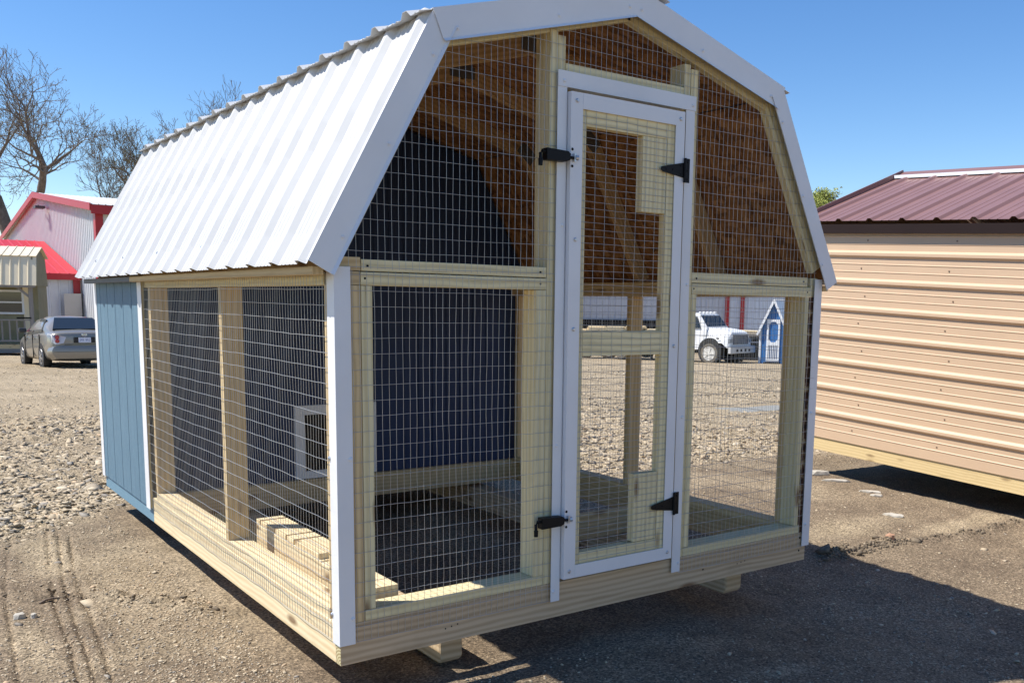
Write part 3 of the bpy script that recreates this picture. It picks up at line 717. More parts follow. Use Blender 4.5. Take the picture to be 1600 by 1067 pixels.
# lower front mesh, either side of the door
for (xa, xb, sd_, lb) in ((.052, .862, 11, 'lower front mesh left of the door'), (1.54, 2.385, 12, 'lower front mesh right of the door')):
    wires('wire_mesh', fy, (xa+.006, xb), (.075, 1.30), IN, 2*IN, lambda b, xa=xa, xb=xb: (xa, xb), lambda a: (.075, 1.31), coop, seed=sd_, lab=lb)
# upper front mesh: gable with the door cut out
def gb(x, o_=.05):
    x = min(x, W-x)
    return (EZ+(x-EX)*lo.z/lo.x-o_/abs(lo.x)*1.0) if x < .42 else (BZ+(x-BX)*up.z/up.x-o_/up.x)
def up_rng(a):
    top = gb(a)
    if .862 < a < 1.54: return (2.04, top)
    return (1.315, top)
def xr(b):
    xl = .0
    for k in range(400):
        xx = W/2*k/400
        if gb(xx) > b: xl = xx; break
    else: xl = W/2
    return xl
def up_h(side):
    def f(b):
        xl = max(xr(b), .03)
        if b > 2.046: return (xl, W-xl) if side == 0 else (0, 0)
        return (xl, .860) if side == 0 else (1.545, min(W-xl, 2.37))
    return f
wires('wire_mesh', fy, (.045, W-.04), (1.322, 2.30), IN, 2*IN, up_h(0), up_rng, coop, seed=21, lab='upper gable mesh')
wires('wire_mesh', fy, (9, 8.9), (1.322, 2.04), IN, 2*IN, up_h(1), up_rng, coop, seed=22, lab='cross wires of the upper gable mesh right of the door')
# side meshes
fl_ = lambda a, b, o_: (-.0065-o_ if o_ != 1. else -1.0065, a, b)
wires('wire_mesh', fl_, (.056, 2.47), (.082, 1.312), IN, 2*IN, lambda b: (.05, 2.472), lambda a: (.082, 1.30), coop, seed=31, lab='mesh on the left side of the run')
fr_ = lambda a, b, o_: (W+.0065+o_ if o_ != 1. else W+1.0065, a, b)
wires('wire_mesh', fr_, (.056, 2.47), (.09, 1.30), IN, 2*IN, lambda b: (.05, 2.472), lambda a: (.09, 1.30), coop, seed=32, lab='mesh on the right side of the run')
# door mesh turned a quarter
fd = lambda a, b, o_: (a, -.0285-o_*.5 if o_ != 1. else -1.0285, b)
wires('door_mesh', fd, (.972, 1.43), (.195, 1.93), 2*IN, IN, lambda b: (.93, 1.44), lambda a: (.18, 1.945), door, seed=41)
# loose feed sack scraps / slate pieces inside on the ground
def flat_pieces(name, x0, x1, y0, y1, n, label, cat, z=0.0, c=(.10, .11, .13)):
    mb = MB(); rr = random.Random(5)
    for i in range(n):
        x = rr.uniform(x0, x1); y = rr.uniform(y0, y1); a = rr.uniform(0, 3); s_ = rr.uniform(.03, .07); zz = z+rr.uniform(0, .012)
        P = [(x+s_*math.cos(a+k*1.256)*rr.uniform(.7, 1.2), y+s_*math.sin(a+k*1.256)*rr.uniform(.7, 1.2)) for k in range(5)]
        mb.prism(P, 2, zz, zz+.008)
    o = mb.build(name, paint(name+'_mat', c, .5, .4, .3)); tag(o, label, cat, kind='stuff'); return o
# ================================================================ ribbed sheet for buildings
def ribbed(mb, p0, ud, vd, ul, vl, nrm, per=.23, h=.019, top=None, minor=True, mq=(.066, .098, .134, .166), phase=.05, w=.034):
    """sheet from p0, ribs run along vd and repeat along ud; top(u) may shorten it"""
    p0, ud, vd, nrm = Vector(p0), Vector(ud).normalized(), Vector(vd).normalized(), Vector(nrm).normalized()
    pr = [(0, 0)]; c = phase
    while c < ul:
        if c-w > pr[-1][0] and c+w < ul: pr += [(c-w, 0), (c-w*.38, h), (c+w*.38, h), (c+w, 0)]
        if minor:
            for q in mq:
                q = q*per/.232
                if c+q+.008 < ul and c+q-.006 > pr[-1][0]: pr += [(c+q-.006, 0), (c+q-.002, .0035), (c+q+.002, .0035), (c+q+.006, 0)]
        c += per
    pr.append((ul, 0))
    V_ = (lambda u: vl) if top is None else top
    for a, b in zip(pr[:-1], pr[1:]):
        if b[0]-a[0] < 1e-6: continue
        A = p0+ud*a[0]+nrm*a[1]; B = p0+ud*b[0]+nrm*b[1]
        q = [A, B, B+vd*V_(b[0]), A+vd*V_(a[0])]
        if ud.cross(vd).dot(nrm) < 0: q = q[::-1]
        mb.face(q)
    return mb
# ================================================================ beige shed on the right
BEIGE = paint('beige_wall_steel', (.61, .43, .28), .42, .03, .02)
BROWN = paint('brown_roof_steel', (.24, .13, .115), .36, .06, .02)
DBROWN = paint('dark_brown_trim', (.022, .013, .012), .75, .1, spec=.15)
SX0 = 5.56
sh = thing('metal_shed', (SX0, 2.5, -.03), 'beige ribbed metal shed with brown metal roof right of the coop', 'shed')
TL = .050                                   # the shed leans with the ground: drop per metre towards the viewer
YA, YB, DEP = 2.60, -4.2, 3.0
def sz(y, z): return z+(y-2.5)*TL
ud = Vector((0, -1, -TL)); vd = Vector((0, TL, 1)).normalized(); ul = (YA-YB)*math.hypot(1, TL)
zb, zt = .085, 1.93
# horizontal ribs: rib direction runs along the wall
mb = MB(); ribbed(mb, (SX0, YA, sz(YA, zb)), vd, ud, zt-zb, ul, (-1, 0, 0), phase=.0, w=.030, mq=(.085, .150))
wl = mb.build('wall', BEIGE, sh)
mb = MB(); ribbed(mb, (SX0+.002, YA, sz(YA, zb)), (0, 0, 1), (1, 0, 0), zt-zb, DEP-.004, (0, 1, 0), phase=.0)
mb.prism([(SX0, sz(YA, zt)), (SX0+DEP, sz(YA, zt)), (SX0+DEP/2, sz(YA, zt)+.55)], 1, YA-.03, YA-.004); mb.build('gable_wall', BEIGE, sh)
mb = MB(); mb.face([(SX0+DEP, YB, sz(YB, zb)), (SX0+DEP, YA, sz(YA, zb)), (SX0+DEP, YA, sz(YA, zt)), (SX0+DEP, YB, sz(YB, zt))]); mb.face([(SX0, YB, sz(YB, zb)), (SX0+DEP, YB, sz(YB, zb)), (SX0+DEP, YB, sz(YB, zt)), (SX0, YB, sz(YB, zt))]); mb.build('wall', BEIGE, sh)
MB().board((SX0+.03, YA-.02, sz(YA, .025)), (SX0+.03, YB, sz(YB, .025)), vd, (1, 0, 0), .115, .04).build('base_board', wood('yellow_base_board', (.74, .56, .29), (.58, .42, .2), var=.1), sh)
for q_ in (.9, 2.2): MB().board((SX0+q_, YA-.25, sz(YA, -.09)), (SX0+q_, YB, sz(YB, -.09)), vd, (1, 0, 0), .12, .12).build('skid', WI, sh)
MB().board((SX0-.004, YA+.004, sz(YA, zt-.02)), (SX0-.004, YA+.004, sz(YA, zb)), (0, 1, 0), (1, 0, 0), .09, .003).build('corner_trim', BEIGE, sh)
SCRW = paint('tan_screw', (.26, .17, .11), .6)
# roof
RH = .52; ov = .055
sl = Vector((DEP/2, 0, RH)).normalized(); rl = math.hypot(DEP/2+ov, RH+ov*RH/(DEP/2))
rd = Vector((0, -1, -TL))
nR = Vector((-sl.z, 0, sl.x))
mb = MB(); ribbed(mb, Vector((SX0-ov, YA+.10, sz(YA+.10, zt-.0)))-Vector((0, 0, ov*RH/(DEP/2)-.05)), rd, sl, ul+.1, rl, nR, phase=.13, per=.305, h=.020, mq=(.09, .14))
mb.build('roof', BROWN, sh, solid=.002)
sl2 = Vector((-sl.x, 0, sl.z)); nR2 = Vector((sl.z, 0, sl.x))
mb = MB(); ribbed(mb, Vector((SX0+DEP+ov, YA+.10, sz(YA+.10, zt-.0)))-Vector((0, 0, ov*RH/(DEP/2)-.05)), rd, sl2, ul+.1, rl, nR2, phase=.13, per=.305, h=.020, mq=(.09, .14))
mb.build('roof', BROWN, sh, solid=.002)
MB().board((SX0-ov+.012, YA+.09, sz(YA+.09, zt-.035)), (SX0-ov+.012, YB, sz(YB, zt-.035)), vd, (1, 0, 0), .075, .02).build('eave_trim', DBROWN, sh)
pkx = SX0+DEP/2; pkz = lambda y: sz(y, zt+RH+.05)
mb = MB(); a, b = YA+.10, YB
mb.face([(pkx-.16, a, pkz(a)-.038), (pkx, a, pkz(a)+.034), (pkx, b, pkz(b)+.034), (pkx-.16, b, pkz(b)-.038)][::-1])
mb.face([(pkx+.16, a, pkz(a)-.038), (pkx, a, pkz(a)+.034), (pkx, b, pkz(b)+.034), (pkx+.16, b, pkz(b)-.038)])
mb.build('ridge_cap', BROWN, sh, solid=.002)
MB().board((pkx-.165, a, pkz(a)-.030), (pkx-.165, b, pkz(b)-.030), vd, (1, 0, 0), .03, .004).build('ridge_flashing', WHITE, sh)
mb = MB(); pts = [Vector((SX0-ov, YA+.11, sz(YA, zt+.03))), Vector((pkx, YA+.11, sz(YA, zt+RH+.07)))]
mb.board(pts[0], pts[1], nR, (0, 1, 0), .075, .012).build('rake_trim', BROWN, sh)
# screws: every rib, every second metre
k = 0; z_ = zb+.115
scr = None
while z_ < zt-.1:
    for j in range(3):
        y_ = YA-.55-j*.8-(k % 2)*.05
        MB().lathe((SX0-.0005, y_, sz(y_, z_)), (-1, 0, 0), [(0, .007), (.002, .007), (.003, .0045), (.006, .004)], 7).build('screw', SCRW, wl)
    z_ += .229; k += 1

# ================================================================ tall barn, its annex
WRIB = paint('white_wall_steel', (.66, .67, .67), .5, .04); RED = paint('red_trim_steel', (.40, .008, .016), .42, .05); REDR = paint('red_roof_steel', (.50, .022, .03), .45, .05)
GREYW = paint('grey_panel', (.42, .40, .38), .6, .04)
BX0, BY0, BY1 = 8.10, 46.46, 80.3; BZE, BZP, BG = 5.46, 7.35, -2.6
YM = (BY0+BY1)/2
bn = thing('barn', (BX0, BY0, gz(BX0, BY0)), 'tall white ribbed metal barn with red trim and white roof behind the grey car', 'barn')
def btop(u):
    y = BY1-u; return (BZE+(BZP-BZE)*(1-abs(y-YM)/(YM-BY0)))-BG
mb = MB(); ribbed(mb, (BX0, BY1, BG), (0, -1, 0), (0, 0, 1), BY1-BY0, 0, (-1, 0, 0), per=.457, h=.05, top=btop, minor=False, w=.06)
mb.build('gable_wall', WRIB, bn)
mb = MB(); ribbed(mb, (BX0, BY0, BG), (1, 0, 0), (0, 0, 1), 22, BZE-BG, (0, -1, 0), per=.457, h=.04, minor=False, w=.06); mb.build('side_wall', WRIB, bn)
ro = .35
def roofpl(mb, a, b, th=.08):
    pass
for sgn, y_e in ((-1, BY0-ro), (1, BY1+ro)):
    s_ = (BZP-BZE)/(YM-BY0); ze = BZE-ro*s_
    mb = MB(); d_ = Vector((0, YM-y_e, BZP-ze)); ln = d_.length; nn = Vector((0, -d_.z, d_.y)).normalized() if sgn < 0 else Vector((0, d_.z*-1, d_.y)).normalized()
    if nn.z < 0: nn = -nn
    ribbed(mb, (BX0-.3, y_e, ze+.06), (1, 0, 0), d_, 23, ln, nn, per=.3, h=.03, minor=False); mb.build('roof', STEEL, bn, solid=.02)
    mb = MB(); mb.board((BX0-.32, y_e, ze-.06), (BX0-.32, YM, BZP-.06), (0, -d_.z, d_.y), (1, 0, 0), .34, .06); mb.build('rake_trim', RED, bn)
mb = MB(); mb.box(BX0-.3, BX0+22, BY0-ro-.06, BY0-ro, BZE-.42, BZE-.02); mb.build('eave_trim', RED, bn)
mb = MB(); mb.box(BX0-.075, BX0+.26, BY0-.075, BY0-.05, BG, BZE-.4); mb.box(BX0-.08, BX0-.06, BY0-.05, BY0+.42, BG, BZE-.3); mb.build('corner_trim', RED, bn)
MB().box(BX0+.60, BX0+.86, BY0-.08, BY0-.05, BG, BZE-.4).build('wall_trim', RED, bn)
MB().box(BX0-.06, BX0+22, BY0-.09, BY0-.06, -1.4, -1.1).build('base_trim', RED, bn)
mb = MB(); mb.tube([(BX0-.35, 61.2, 6.5), (BX0-.5, 60.2, 6.35)], .05); mb.box(BX0-.75, BX0-.25, 59.4, 60.2, 6.2, 6.34); mb.build('security_light', paint('dark_grey_metal', (.06, .06, .065), .5), bn)

AY0, AY1, AZE, AZR = 50.97, 61.7, 2.30, 4.42
an = thing('barn_annex', (BX0-3, AY0, gz(5, AY0)), 'low white annex with bright red metal roof in front of the tall barn', 'annex')
mb = MB(); ribbed(mb, (BX0-18, AY0, -1.9), (1, 0, 0), (0, 0, 1), 18-.1, AZE+1.9-.1, (0, -1, 0), per=.457, h=.04, minor=False, w=.06); mb.build('wall', paint('annex_wall_steel', (.60, .62, .66), .5, .04), an)
d_ = Vector((0, AY1-AY0+.3, AZR-AZE)); nn = Vector((0, -d_.z, d_.y)).normalized()
mb = MB(); ribbed(mb, (BX0-18, AY0-.3, AZE+.02), (1, 0, 0), d_, 18-.08, d_.length, nn, per=.457, h=.04, minor=False, w=.05); mb.build('roof', REDR, an, solid=.02)
d2 = Vector((0, 9.0, -1.6)); mb = MB(); ribbed(mb, (BX0-18, AY1+.02, AZR), (1, 0, 0), d2, 18-.08, d2.length, (0, .17, 1), per=.457, h=.04, minor=False, w=.05); mb.build('roof', REDR, an, solid=.02)
MB().box(BX0-18, BX0-.09, AY0-.34, AY0-.30, AZE-.28, AZE+.03).build('eave_trim', RED, an)
MB().box(BX0-.42, BX0-.09, AY0-.09, AY0-.05, .85, AZE-.28).build('corner_trim', RED, an)
MB().box(BX0-18, BX0-.09, AY0-.10, AY0-.06, -1.9, -1.35).build('base_trim', RED, an)
MB().box(BX0-.95, BX0+.45-.6, AY0-.55, AY0-.50, -1.4, 1.34).build('door_leaf', GREYW, an)['label'] = 'open plain grey door leaf at the annex corner'
MB().box(BX0-.14, BX0-.085, AY0-.55, AY0-.50, -1.4, 1.34).build('door_shadow_gap', paint('painted_shadow_gap', (.03, .03, .03), .7), an)  # near-black strip painting the shadow gap beside the door leaf
# ================================================================ porch cabin at the left edge
CX, CY = 4.36, 39.5
CREAM = paint('cream_roof_steel', (.78, .67, .47), .42, .04); TAN = paint('olive_tan_siding', (.24, .22, .13), .7, .1); GREYWOOD = wood('weathered_grey_wood', (.30, .28, .26), (.18, .16, .15), var=.2)
cb = thing('porch_cabin', (CX, CY, gz(CX, CY)), 'small cabin with cream metal barn roof and railed grey wood porch at the left edge', 'cabin')
cw, cdp = 7.5, 3.6
zf = -.72
MB().box(CX-cw, CX, CY, CY+cdp, zf-.16, zf).build('deck', WI, cb)
MB().box(CX-cw, CX+.02, CY-.05, CY-.001, zf-.32, zf-.161).build('deck_skirt', GREYWOOD, cb)
for k in range(4): MB().box(CX-.5-k*2.2, CX-.1-k*2.2, CY+.1, CY+.5, gz(CX-k*2, CY)-.05, zf-.162).build('concrete_block', GREYW, cb)
MB().box(CX-cw+.02, CX-.02, CY+1.25, CY+cdp, zf+.002, 1.60).build('wall', TAN, cb)
MB().box(CX-.55, CX-.36, CY+1.19, CY+1.249, zf+.01, 1.59).build('wall_trim', CREAM, cb)
wf_ = MB(); wx0, wx1, wz0, wz1, wy = CX-1.75, CX-.52, .45, 1.42, CY+1.18
for b_ in ((wx0, wx1, wy, wy+.06, wz1-.08, wz1), (wx0, wx1, wy, wy+.06, wz0, wz0+.08), (wx0, wx0+.08, wy+.001, wy+.06, wz0+.08, wz1-.08), (wx1-.08, wx1, wy+.001, wy+.06, wz0+.08, wz1-.08), (wx0+.08, wx1-.08, wy+.002, wy+.06, .90, .96)): wf_.box(*b_)
wf_ = wf_.build('window', WHITE, cb)
t = NT('dark_window_glass'); t.base((.03, .04, .045)); GLASS = t.set(.05, spec=.8)
MB().box(wx0+.08, wx1-.08, wy+.03, wy+.055, wz0+.08, wz1-.08).build('pane', GLASS, wf_)
for px_ in (CX-.16, CX-3.4, CX-6.6): MB().box(px_, px_+.13, CY+.0, CY+.13, zf+.001, 1.62).build('porch_post', GREYWOOD, cb)
MB().board((CX-.14, CY+.06, 1.15), (CX-.62, CY+.06, 1.58), (1, 0, 1), (0, 1, 0), .09, .05).build('brace', GREYWOOD, cb)
MB().board((CX-6.6, CY+.06, .25), (CX-.17, CY+.06, .25), (0, 0, 1), (0, 1, 0), .05, .13).build('rail', GREYWOOD, cb)
MB().board((CX-6.6, CY+.06, zf+.15), (CX-.17, CY+.06, zf+.15), (0, 0, 1), (0, 1, 0), .07, .05).build('rail', GREYWOOD, cb)
for k in range(24):
    xk = CX-.40-k*.26
    MB().box(xk, xk+.055, CY+.035, CY+.075, zf+.186, .224).build('baluster', GREYWOOD, cb)
MB().box(CX-.62, CX-.12, CY-.02, CY+.12, .30, .36).build('planter', BLACKM, cb)
mb = MB(); e0 = Vector((CX-cw, CY-.18, 1.60)); dR = Vector((0, .42, 1.15)); ribbed(mb, e0, (1, 0, 0), dR, cw+.15, dR.length, (0, -1.15, .42), per=.305, h=.03, minor=False)
mb.build('roof', CREAM, cb, solid=.01)
mb = MB(); e1 = e0+dR+Vector((0, -.06, 0)); d3 = Vector((0, 1.55, .42)); ribbed(mb, e1, (1, 0, 0), d3, cw+.15, d3.length, (0, -.42, 1.55), per=.305, h=.03, minor=False)
e2 = e1+d3; d4 = Vector((0, 1.55, -.42)); ribbed(mb, e2, (1, 0, 0), d4, cw+.15, d4.length, (0, .42, 1.55), per=.305, h=.03, minor=False); mb.build('roof', CREAM, cb, solid=.01)
mb = MB(); mb.prism([(CY-.1, 1.6), (CY+cdp+.1, 1.6), (CY+cdp-.3, 2.72), (CY+1.85, 3.12), (CY+.22, 2.72)], 0, CX-.04, CX+.02); mb.build('gable_wall', TAN, cb)
MB().box(CX-cw, CX+.1, CY-.16, CY-.06, 1.52, 1.60).build('eave_board', GREYWOOD, cb)

cb.rotation_euler = (0, 0, -.28)
# ================================================================ lofted vehicles
def xf(o, p): return o
def loft(mb, secs, close=True):
    """secs: rings of equal length -> quads; first/last capped"""
    b = len(mb.v); n = len(secs[0])
    for s_ in secs: mb.v += [tuple(p) for p in s_]
    for i in range(len(secs)-1):
        for k in range(n):
            k2 = (k+1) % n; mb.f.append((b+i*n+k, b+i*n+k2, b+(i+1)*n+k2, b+(i+1)*n+k)); mb.uv.append([(0, 0)]*4); mb.mi.append(0)
    mb.f.append(tuple(b+k for k in range(n))[::-1]); mb.uv.append([(0, 0)]*n); mb.mi.append(0)
    e = b+(len(secs)-1)*n; mb.f.append(tuple(e+k for k in range(n))); mb.uv.append([(0, 0)]*n); mb.mi.append(0)
    return mb
def lb(mb, name, mat, par, **k): return mb.build(name, mat, par, world=False, fix=True, **k)
RUB = paint('tyre_rubber', (.028, .027, .026), .85, .2); ALLOY = paint('alloy_rim', (.55, .55, .56), .3, .05, metal=.8)
def wheel(par, x, y, r, wd, side, rimmat, tyremat, spokes=7, name='wheel'):
    e = D.objects.new(name, None); col.objects.link(e); e.parent = par; e.location = (x, y, r)
    mb = MB(); mb.lathe((0, -wd/2, 0), (0, 1, 0), [(0, r*.66), (0, r*.90), (wd*.12, r*.985), (wd*.3, r), (wd*.7, r), (wd*.88, r*.985), (wd, r*.90), (wd, r*.66)], 32); lb(mb, 'tyre', tyremat, e, smooth=False)
    mb = MB(); s_ = side; mb.lathe((0, s_*wd*.51, 0), (0, s_, 0), [(-.02, r*.68), (0, r*.68), (.012, r*.66), (.012, r*.61), (.002, r*.58), (.002, r*.2), (.012, r*.16), (.02, r*.10)], 28)
    for k in range(spokes):
        a = 2*math.pi*k/spokes; c_, s2 = math.cos(a), math.sin(a)
        mb.board((c_*r*.12, s_*(wd*.51+.012), s2*r*.12), (c_*r*.62, s_*(wd*.51+.010), s2*r*.62), (-s2, 0, c_), (0, 1, 0), r*.13, .02)
    lb(mb, 'rim', rimmat, e); return e
# --- sedan: local x forward, y left, z up
t = NT('grey_beige_car_paint'); t.base((.27, .25, .215)); CARP = t.set(.34, .35, .5, .6)
t = NT('car_chrome'); t.base((.7, .7, .7)); CHROME = t.set(.15, 1)
t = NT('tinted_glass'); t.base((.02, .027, .035)); CGL = t.set(.06, spec=.35)
t = NT('red_lens'); t.base((.35, .01, .02)); RLENS = t.set(.12, spec=.6)
t = NT('clear_lens'); t.base((.62, .60, .62)); CLENS = t.set(.12, spec=.6)
def place(o, x, y, hd, dz=0): o.location = (x, y, gz(x, y)+dz); o.rotation_euler = (0, 0, hd)
RLx, RLy, FLx, FLy = 2.86, 26.6, 2.75, 29.36
hd = math.atan2(FLy-RLy, FLx-RLx)
car = thing('sedan', (0, 0, 0), 'grey four-door sedan parked on the gravel, seen from its rear left', 'car')
cxm = (RLx+FLx)/2; cym = (RLy+FLy)/2; off_ = Vector((math.sin(hd), -math.cos(hd), 0))*.80
place(car, cxm+off_.x, cym+off_.y, hd, .0)
car.rotation_euler = (0, math.atan(.033), hd) if False else (0, .030, hd)
def body_sec(x, zs, wmax):
    # ring of a cross-section: (z, halfwidth) list mirrored
    pts = [(z_, w_) for z_, w_ in zs]
    return [(x, w_, z_) for z_, w_ in pts]+[(x, -w_, z_) for z_, w_ in reversed(pts)]
def bs(x, zlo, zb, wl, wb, zt_):  # lower body: sill, belt
    return [(x, wl*.90, zlo), (x, wl, zlo+.12), (x, wb, (zlo+zb)/2+.02), (x, wb*.985, zb-.10), (x, wb*.93, zb-.015), (x, wb*.80, zt_),
            (x, -wb*.80, zt_), (x, -wb*.93, zb-.015), (x, -wb*.985, zb-.10), (x, -wb, (zlo+zb)/2+.02), (x, -wl, zlo+.12), (x, -wl*.90, zlo)]
secs = [bs(-2.42, .30, .86, .70, .72, .90), bs(-2.38, .24, .95, .78, .80, 1.0), bs(-2.2, .20, .99, .84, .86, 1.04), bs(-1.75, .18, 1.0, .87, .895, 1.05), bs(-1.0, .18, .98, .88, .905, 1.0), bs(0, .17, .95, .885, .91, .97), bs(.9, .17, .93, .885, .905, .95), bs(1.35, .18, .90, .88, .895, .94), bs(1.9, .19, .82, .86, .88, .85), bs(2.25, .22, .74, .80, .82, .76), bs(2.42, .28, .66, .66, .68, .68)]
mb = loft(MB(), secs); body = lb(mb, 'body', CARP, car, smooth=True)
body.modifiers.new('sub', 'SUBSURF').levels = 1; body.modifiers['sub'].render_levels = 2
md = body.modifiers.new('wn', 'EDGE_SPLIT'); md.split_angle = R_(50)
# wheel arches: dark wells standing 3 mm proud of the flank
for x_ in (1.38, -1.40):
    for s_ in (1, -1):
        mb = MB(); mb.lathe((x_, s_*.76, .325), (0, s_, 0), [(0, .372), (.140, .372), (.142, .36)], 28); lb(mb, 'wheel_arch', RUB, body)
        wheel(car, x_, s_*.785, .325, .215, s_, ALLOY, RUB)
# greenhouse
def gs(x, wb, wr, zb, zr): return [(x, wb, zb), (x, wb*.985, zb+(zr-zb)*.3), (x, (wb+wr)/2, zb+(zr-zb)*.68), (x, wr, zr-.05), (x, wr*.82, zr), (x, 0, zr+.022), (x, -wr*.82, zr), (x, -wr, zr-.05), (x, -(wb+wr)/2, zb+(zr-zb)*.68), (x, -wb*.985, zb+(zr-zb)*.3), (x, -wb, zb)]
gsec = [gs(-1.92, .74, .72, .98, 1.03), gs(-1.6, .80, .70, .97, 1.20), gs(-1.22, .83, .56, .96, 1.35), gs(-.8, .84, .53, .95, 1.42), gs(-.1, .845, .53, .94, 1.44), gs(.35, .84, .54, .93, 1.38), gs(.8, .83, .64, .93, 1.18), gs(1.22, .80, .74, .92, .96)]
mb = loft(MB(), gsec); gh = lb(mb, 'roof', CARP, car, smooth=True); gh.modifiers.new('e', 'EDGE_SPLIT').split_angle = R_(60)
# glazing: panes lying just proud of the greenhouse
def pane(name, pts, off=.006, mat=CGL):
    v = [Vector(p) for p in pts]; n_ = (v[1]-v[0]).cross(v[-1]-v[0]).normalized(); c_ = sum(v, Vector())/len(v)
    if n_.dot(c_-Vector((-.3, 0, .7))) < 0: n_ = -n_; 
    mb = MB(); a = [p+n_*off for p in v]; b = [p-n_*.02 for p in v]; mb.face(a); mb.face(b[::-1])
    for i in range(len(v)): j = (i+1) % len(v); mb.face([a[i], b[i], b[j], a[j]])
    return lb(mb, name, mat, car)
pane('rear_window', [(-1.86, .66, 1.05), (-1.86, -.66, 1.05), (-1.24, -.49, 1.355), (-1.24, .49, 1.355)], .045)
pane('windscreen', [(1.16, .68, .99), (1.16, -.68, .99), (.42, -.49, 1.36), (.42, .49, 1.36)], .02)
for s_ in (1, -1):
    pane('side_window', [(-.28, s_*.845, .985), (.86, s_*.83, .985), (.38, s_*.60, 1.32), (-.24, s_*.58, 1.365)], .030)
    pane('side_window', [(-1.42, s_*.83, 1.0), (-.36, s_*.845, .985), (-.32, s_*.58, 1.365), (-.95, s_*.60, 1.325)], .032)
    mb = MB(); mb.box(.72, .86, s_*.96-.10, s_*.96+.10, .98, 1.11); lb(mb, 'mirror', paint('mirror_shell', (.05, .05, .05), .35), car, bevel=.03)
    for x_ in (-.62, .48):
        mb = MB(); mb.box(x_-.10, x_+.08, s_*.90-.02, s_*.90+.028, .83, .86); lb(mb, 'door_handle', CHROME, car, bevel=.006)
    for x_ in (-.34, .82, -1.30):
        mb = MB(); mb.box(x_-.004, x_+.004, s_*.897-.012, s_*.897+.0165, .28, .93); lb(mb, 'door_seam', RUB, car)
    mb = MB(); loft(mb, [[(-2.435, s_*.45, .86), (-2.435, s_*.66, .93), (-2.36, s_*.775, .93), (-2.36, s_*.79, .72), (-2.435, s_*.70, .66), (-2.45, s_*.52, .70)], [(-2.20, s_*.45, .86), (-2.20, s_*.70, .95), (-2.05, s_*.83, .95), (-2.05, s_*.858, .74), (-2.2, s_*.76, .66), (-2.2, s_*.52, .70)]]); tl = lb(mb, 'tail_light', CLENS, car)
    for z_ in (.855, .755):
        mb = MB(); mb.lathe((-2.43, s_*.665, z_), (-1, s_*.35, 0), [(-.02, .05), (.016, .05), (.022, .03)], 16); lb(mb, 'red_lamp', RLENS, tl)
mb = loft(MB(), [bs(-2.50, .34, .56, .66, .68, .58), bs(-2.47, .28, .62, .80, .82, .63), bs(-2.2, .24, .62, .87, .89, .64)]); lb(mb, 'bumper', CARP, car, smooth=True).modifiers.new('e', 'EDGE_SPLIT').split_angle = R_(45)
mb = MB(); mb.box(-2.462, -2.42, -.26, .26, .70, .86); pl_ = lb(mb, 'plate_recess', RUB, car)
mb = MB(); mb.box(-2.470, -2.463, -.155, .155, .71, .85); lp = lb(mb, 'licence_plate', paint('plate_white', (.62, .66, .78), .4, .02), car)
BLUEP = paint('plate_blue', (.04, .07, .3), .4)
for k in range(7):
    if k == 3: continue
    mb = MB(); y_ = .115-k*.038; s5 = k % 3
    mb.box(-2.4715, -2.4702, y_-.012, y_-.006, .745, .815)
    mb.box(-2.4714, -2.4702, y_-.0055, y_+.012, .745 if s5 == 0 else .775, .753 if s5 == 0 else .783)
    if s5: mb.box(-2.4715, -2.4702, y_+.0055, y_+.0115, .784, .815)
    lb(mb, 'plate_character', BLUEP, lp)
mb = MB(); n = 24
mb.tube([(-2.452, .062*math.cos(6.2832*k/n), .925+.045*math.sin(6.2832*k/n)) for k in range(n+1)], .0085, n=6, caps=False); mb.box(-2.458, -2.448, -.06, .06, .918, .932); lb(mb, 'emblem', CHROME, car)
MB_ = MB(); MB_.box(-2.455, -2.435, -.5, .5, .655, .668); lb(MB_, 'trunk_seam', RUB, car)

# ================================================================ white truck
TWHITE = paint('white_truck_paint', (.70, .70, .69), .4, .04); DUST = paint('dusty_tyre', (.17, .15, .12), .95, .15); OLDRIM = paint('worn_white_rim', (.62, .60, .55), .6, .1)
GRILLE = paint('grey_grille', (.06, .06, .065), .5)
trk = thing('flatbed_truck', (0, 0, 0), 'white flatbed truck with grey grille standing beyond the coop run', 'truck')
th = -1.34      # heading: mostly to the right, turned to the viewer
tx, ty = 29.55, 27.1
tl_off = Vector((math.sin(th), -math.cos(th), 0))*1.0
place(trk, tx-math.cos(th)*0-tl_off.x, ty-tl_off.y, th, -.02)
# local: front axle at x=0, forward +x, y left; near side is y=-1
def tsec(x, z0, z1, w0, w1, r=.10): return [(x, -w0, z0), (x, -w1, z1-r), (x, -w1+r, z1), (x, w1-r, z1), (x, w1, z1-r), (x, w0, z0)]
mb = loft(MB(), [tsec(-.75, .80, 1.64, 1.08, .95, .14), tsec(0, .98, 1.60, 1.14, .93, .16), tsec(.62, .95, 1.52, 1.13, .90, .16), tsec(.86, .74, 1.44, 1.10, .86, .16), tsec(.93, .74, 1.30, 1.06, .80, .1)])
hood = lb(mb, 'hood', TWHITE, trk, bevel=.03)
mb = loft(MB(), [tsec(-1.75, .75, 2.10, 1.10, .92, .12), tsec(-1.70, .62, 2.22, 1.12, .92, .12), tsec(-.92, .62, 2.28, 1.12, .90, .12), tsec(-.75, .62, 2.22, 1.12, .90, .12), tsec(-.26, .65, 1.62, 1.12, 1.0, .08)])
cab_ = lb(mb, 'cab', TWHITE, trk, bevel=.02)
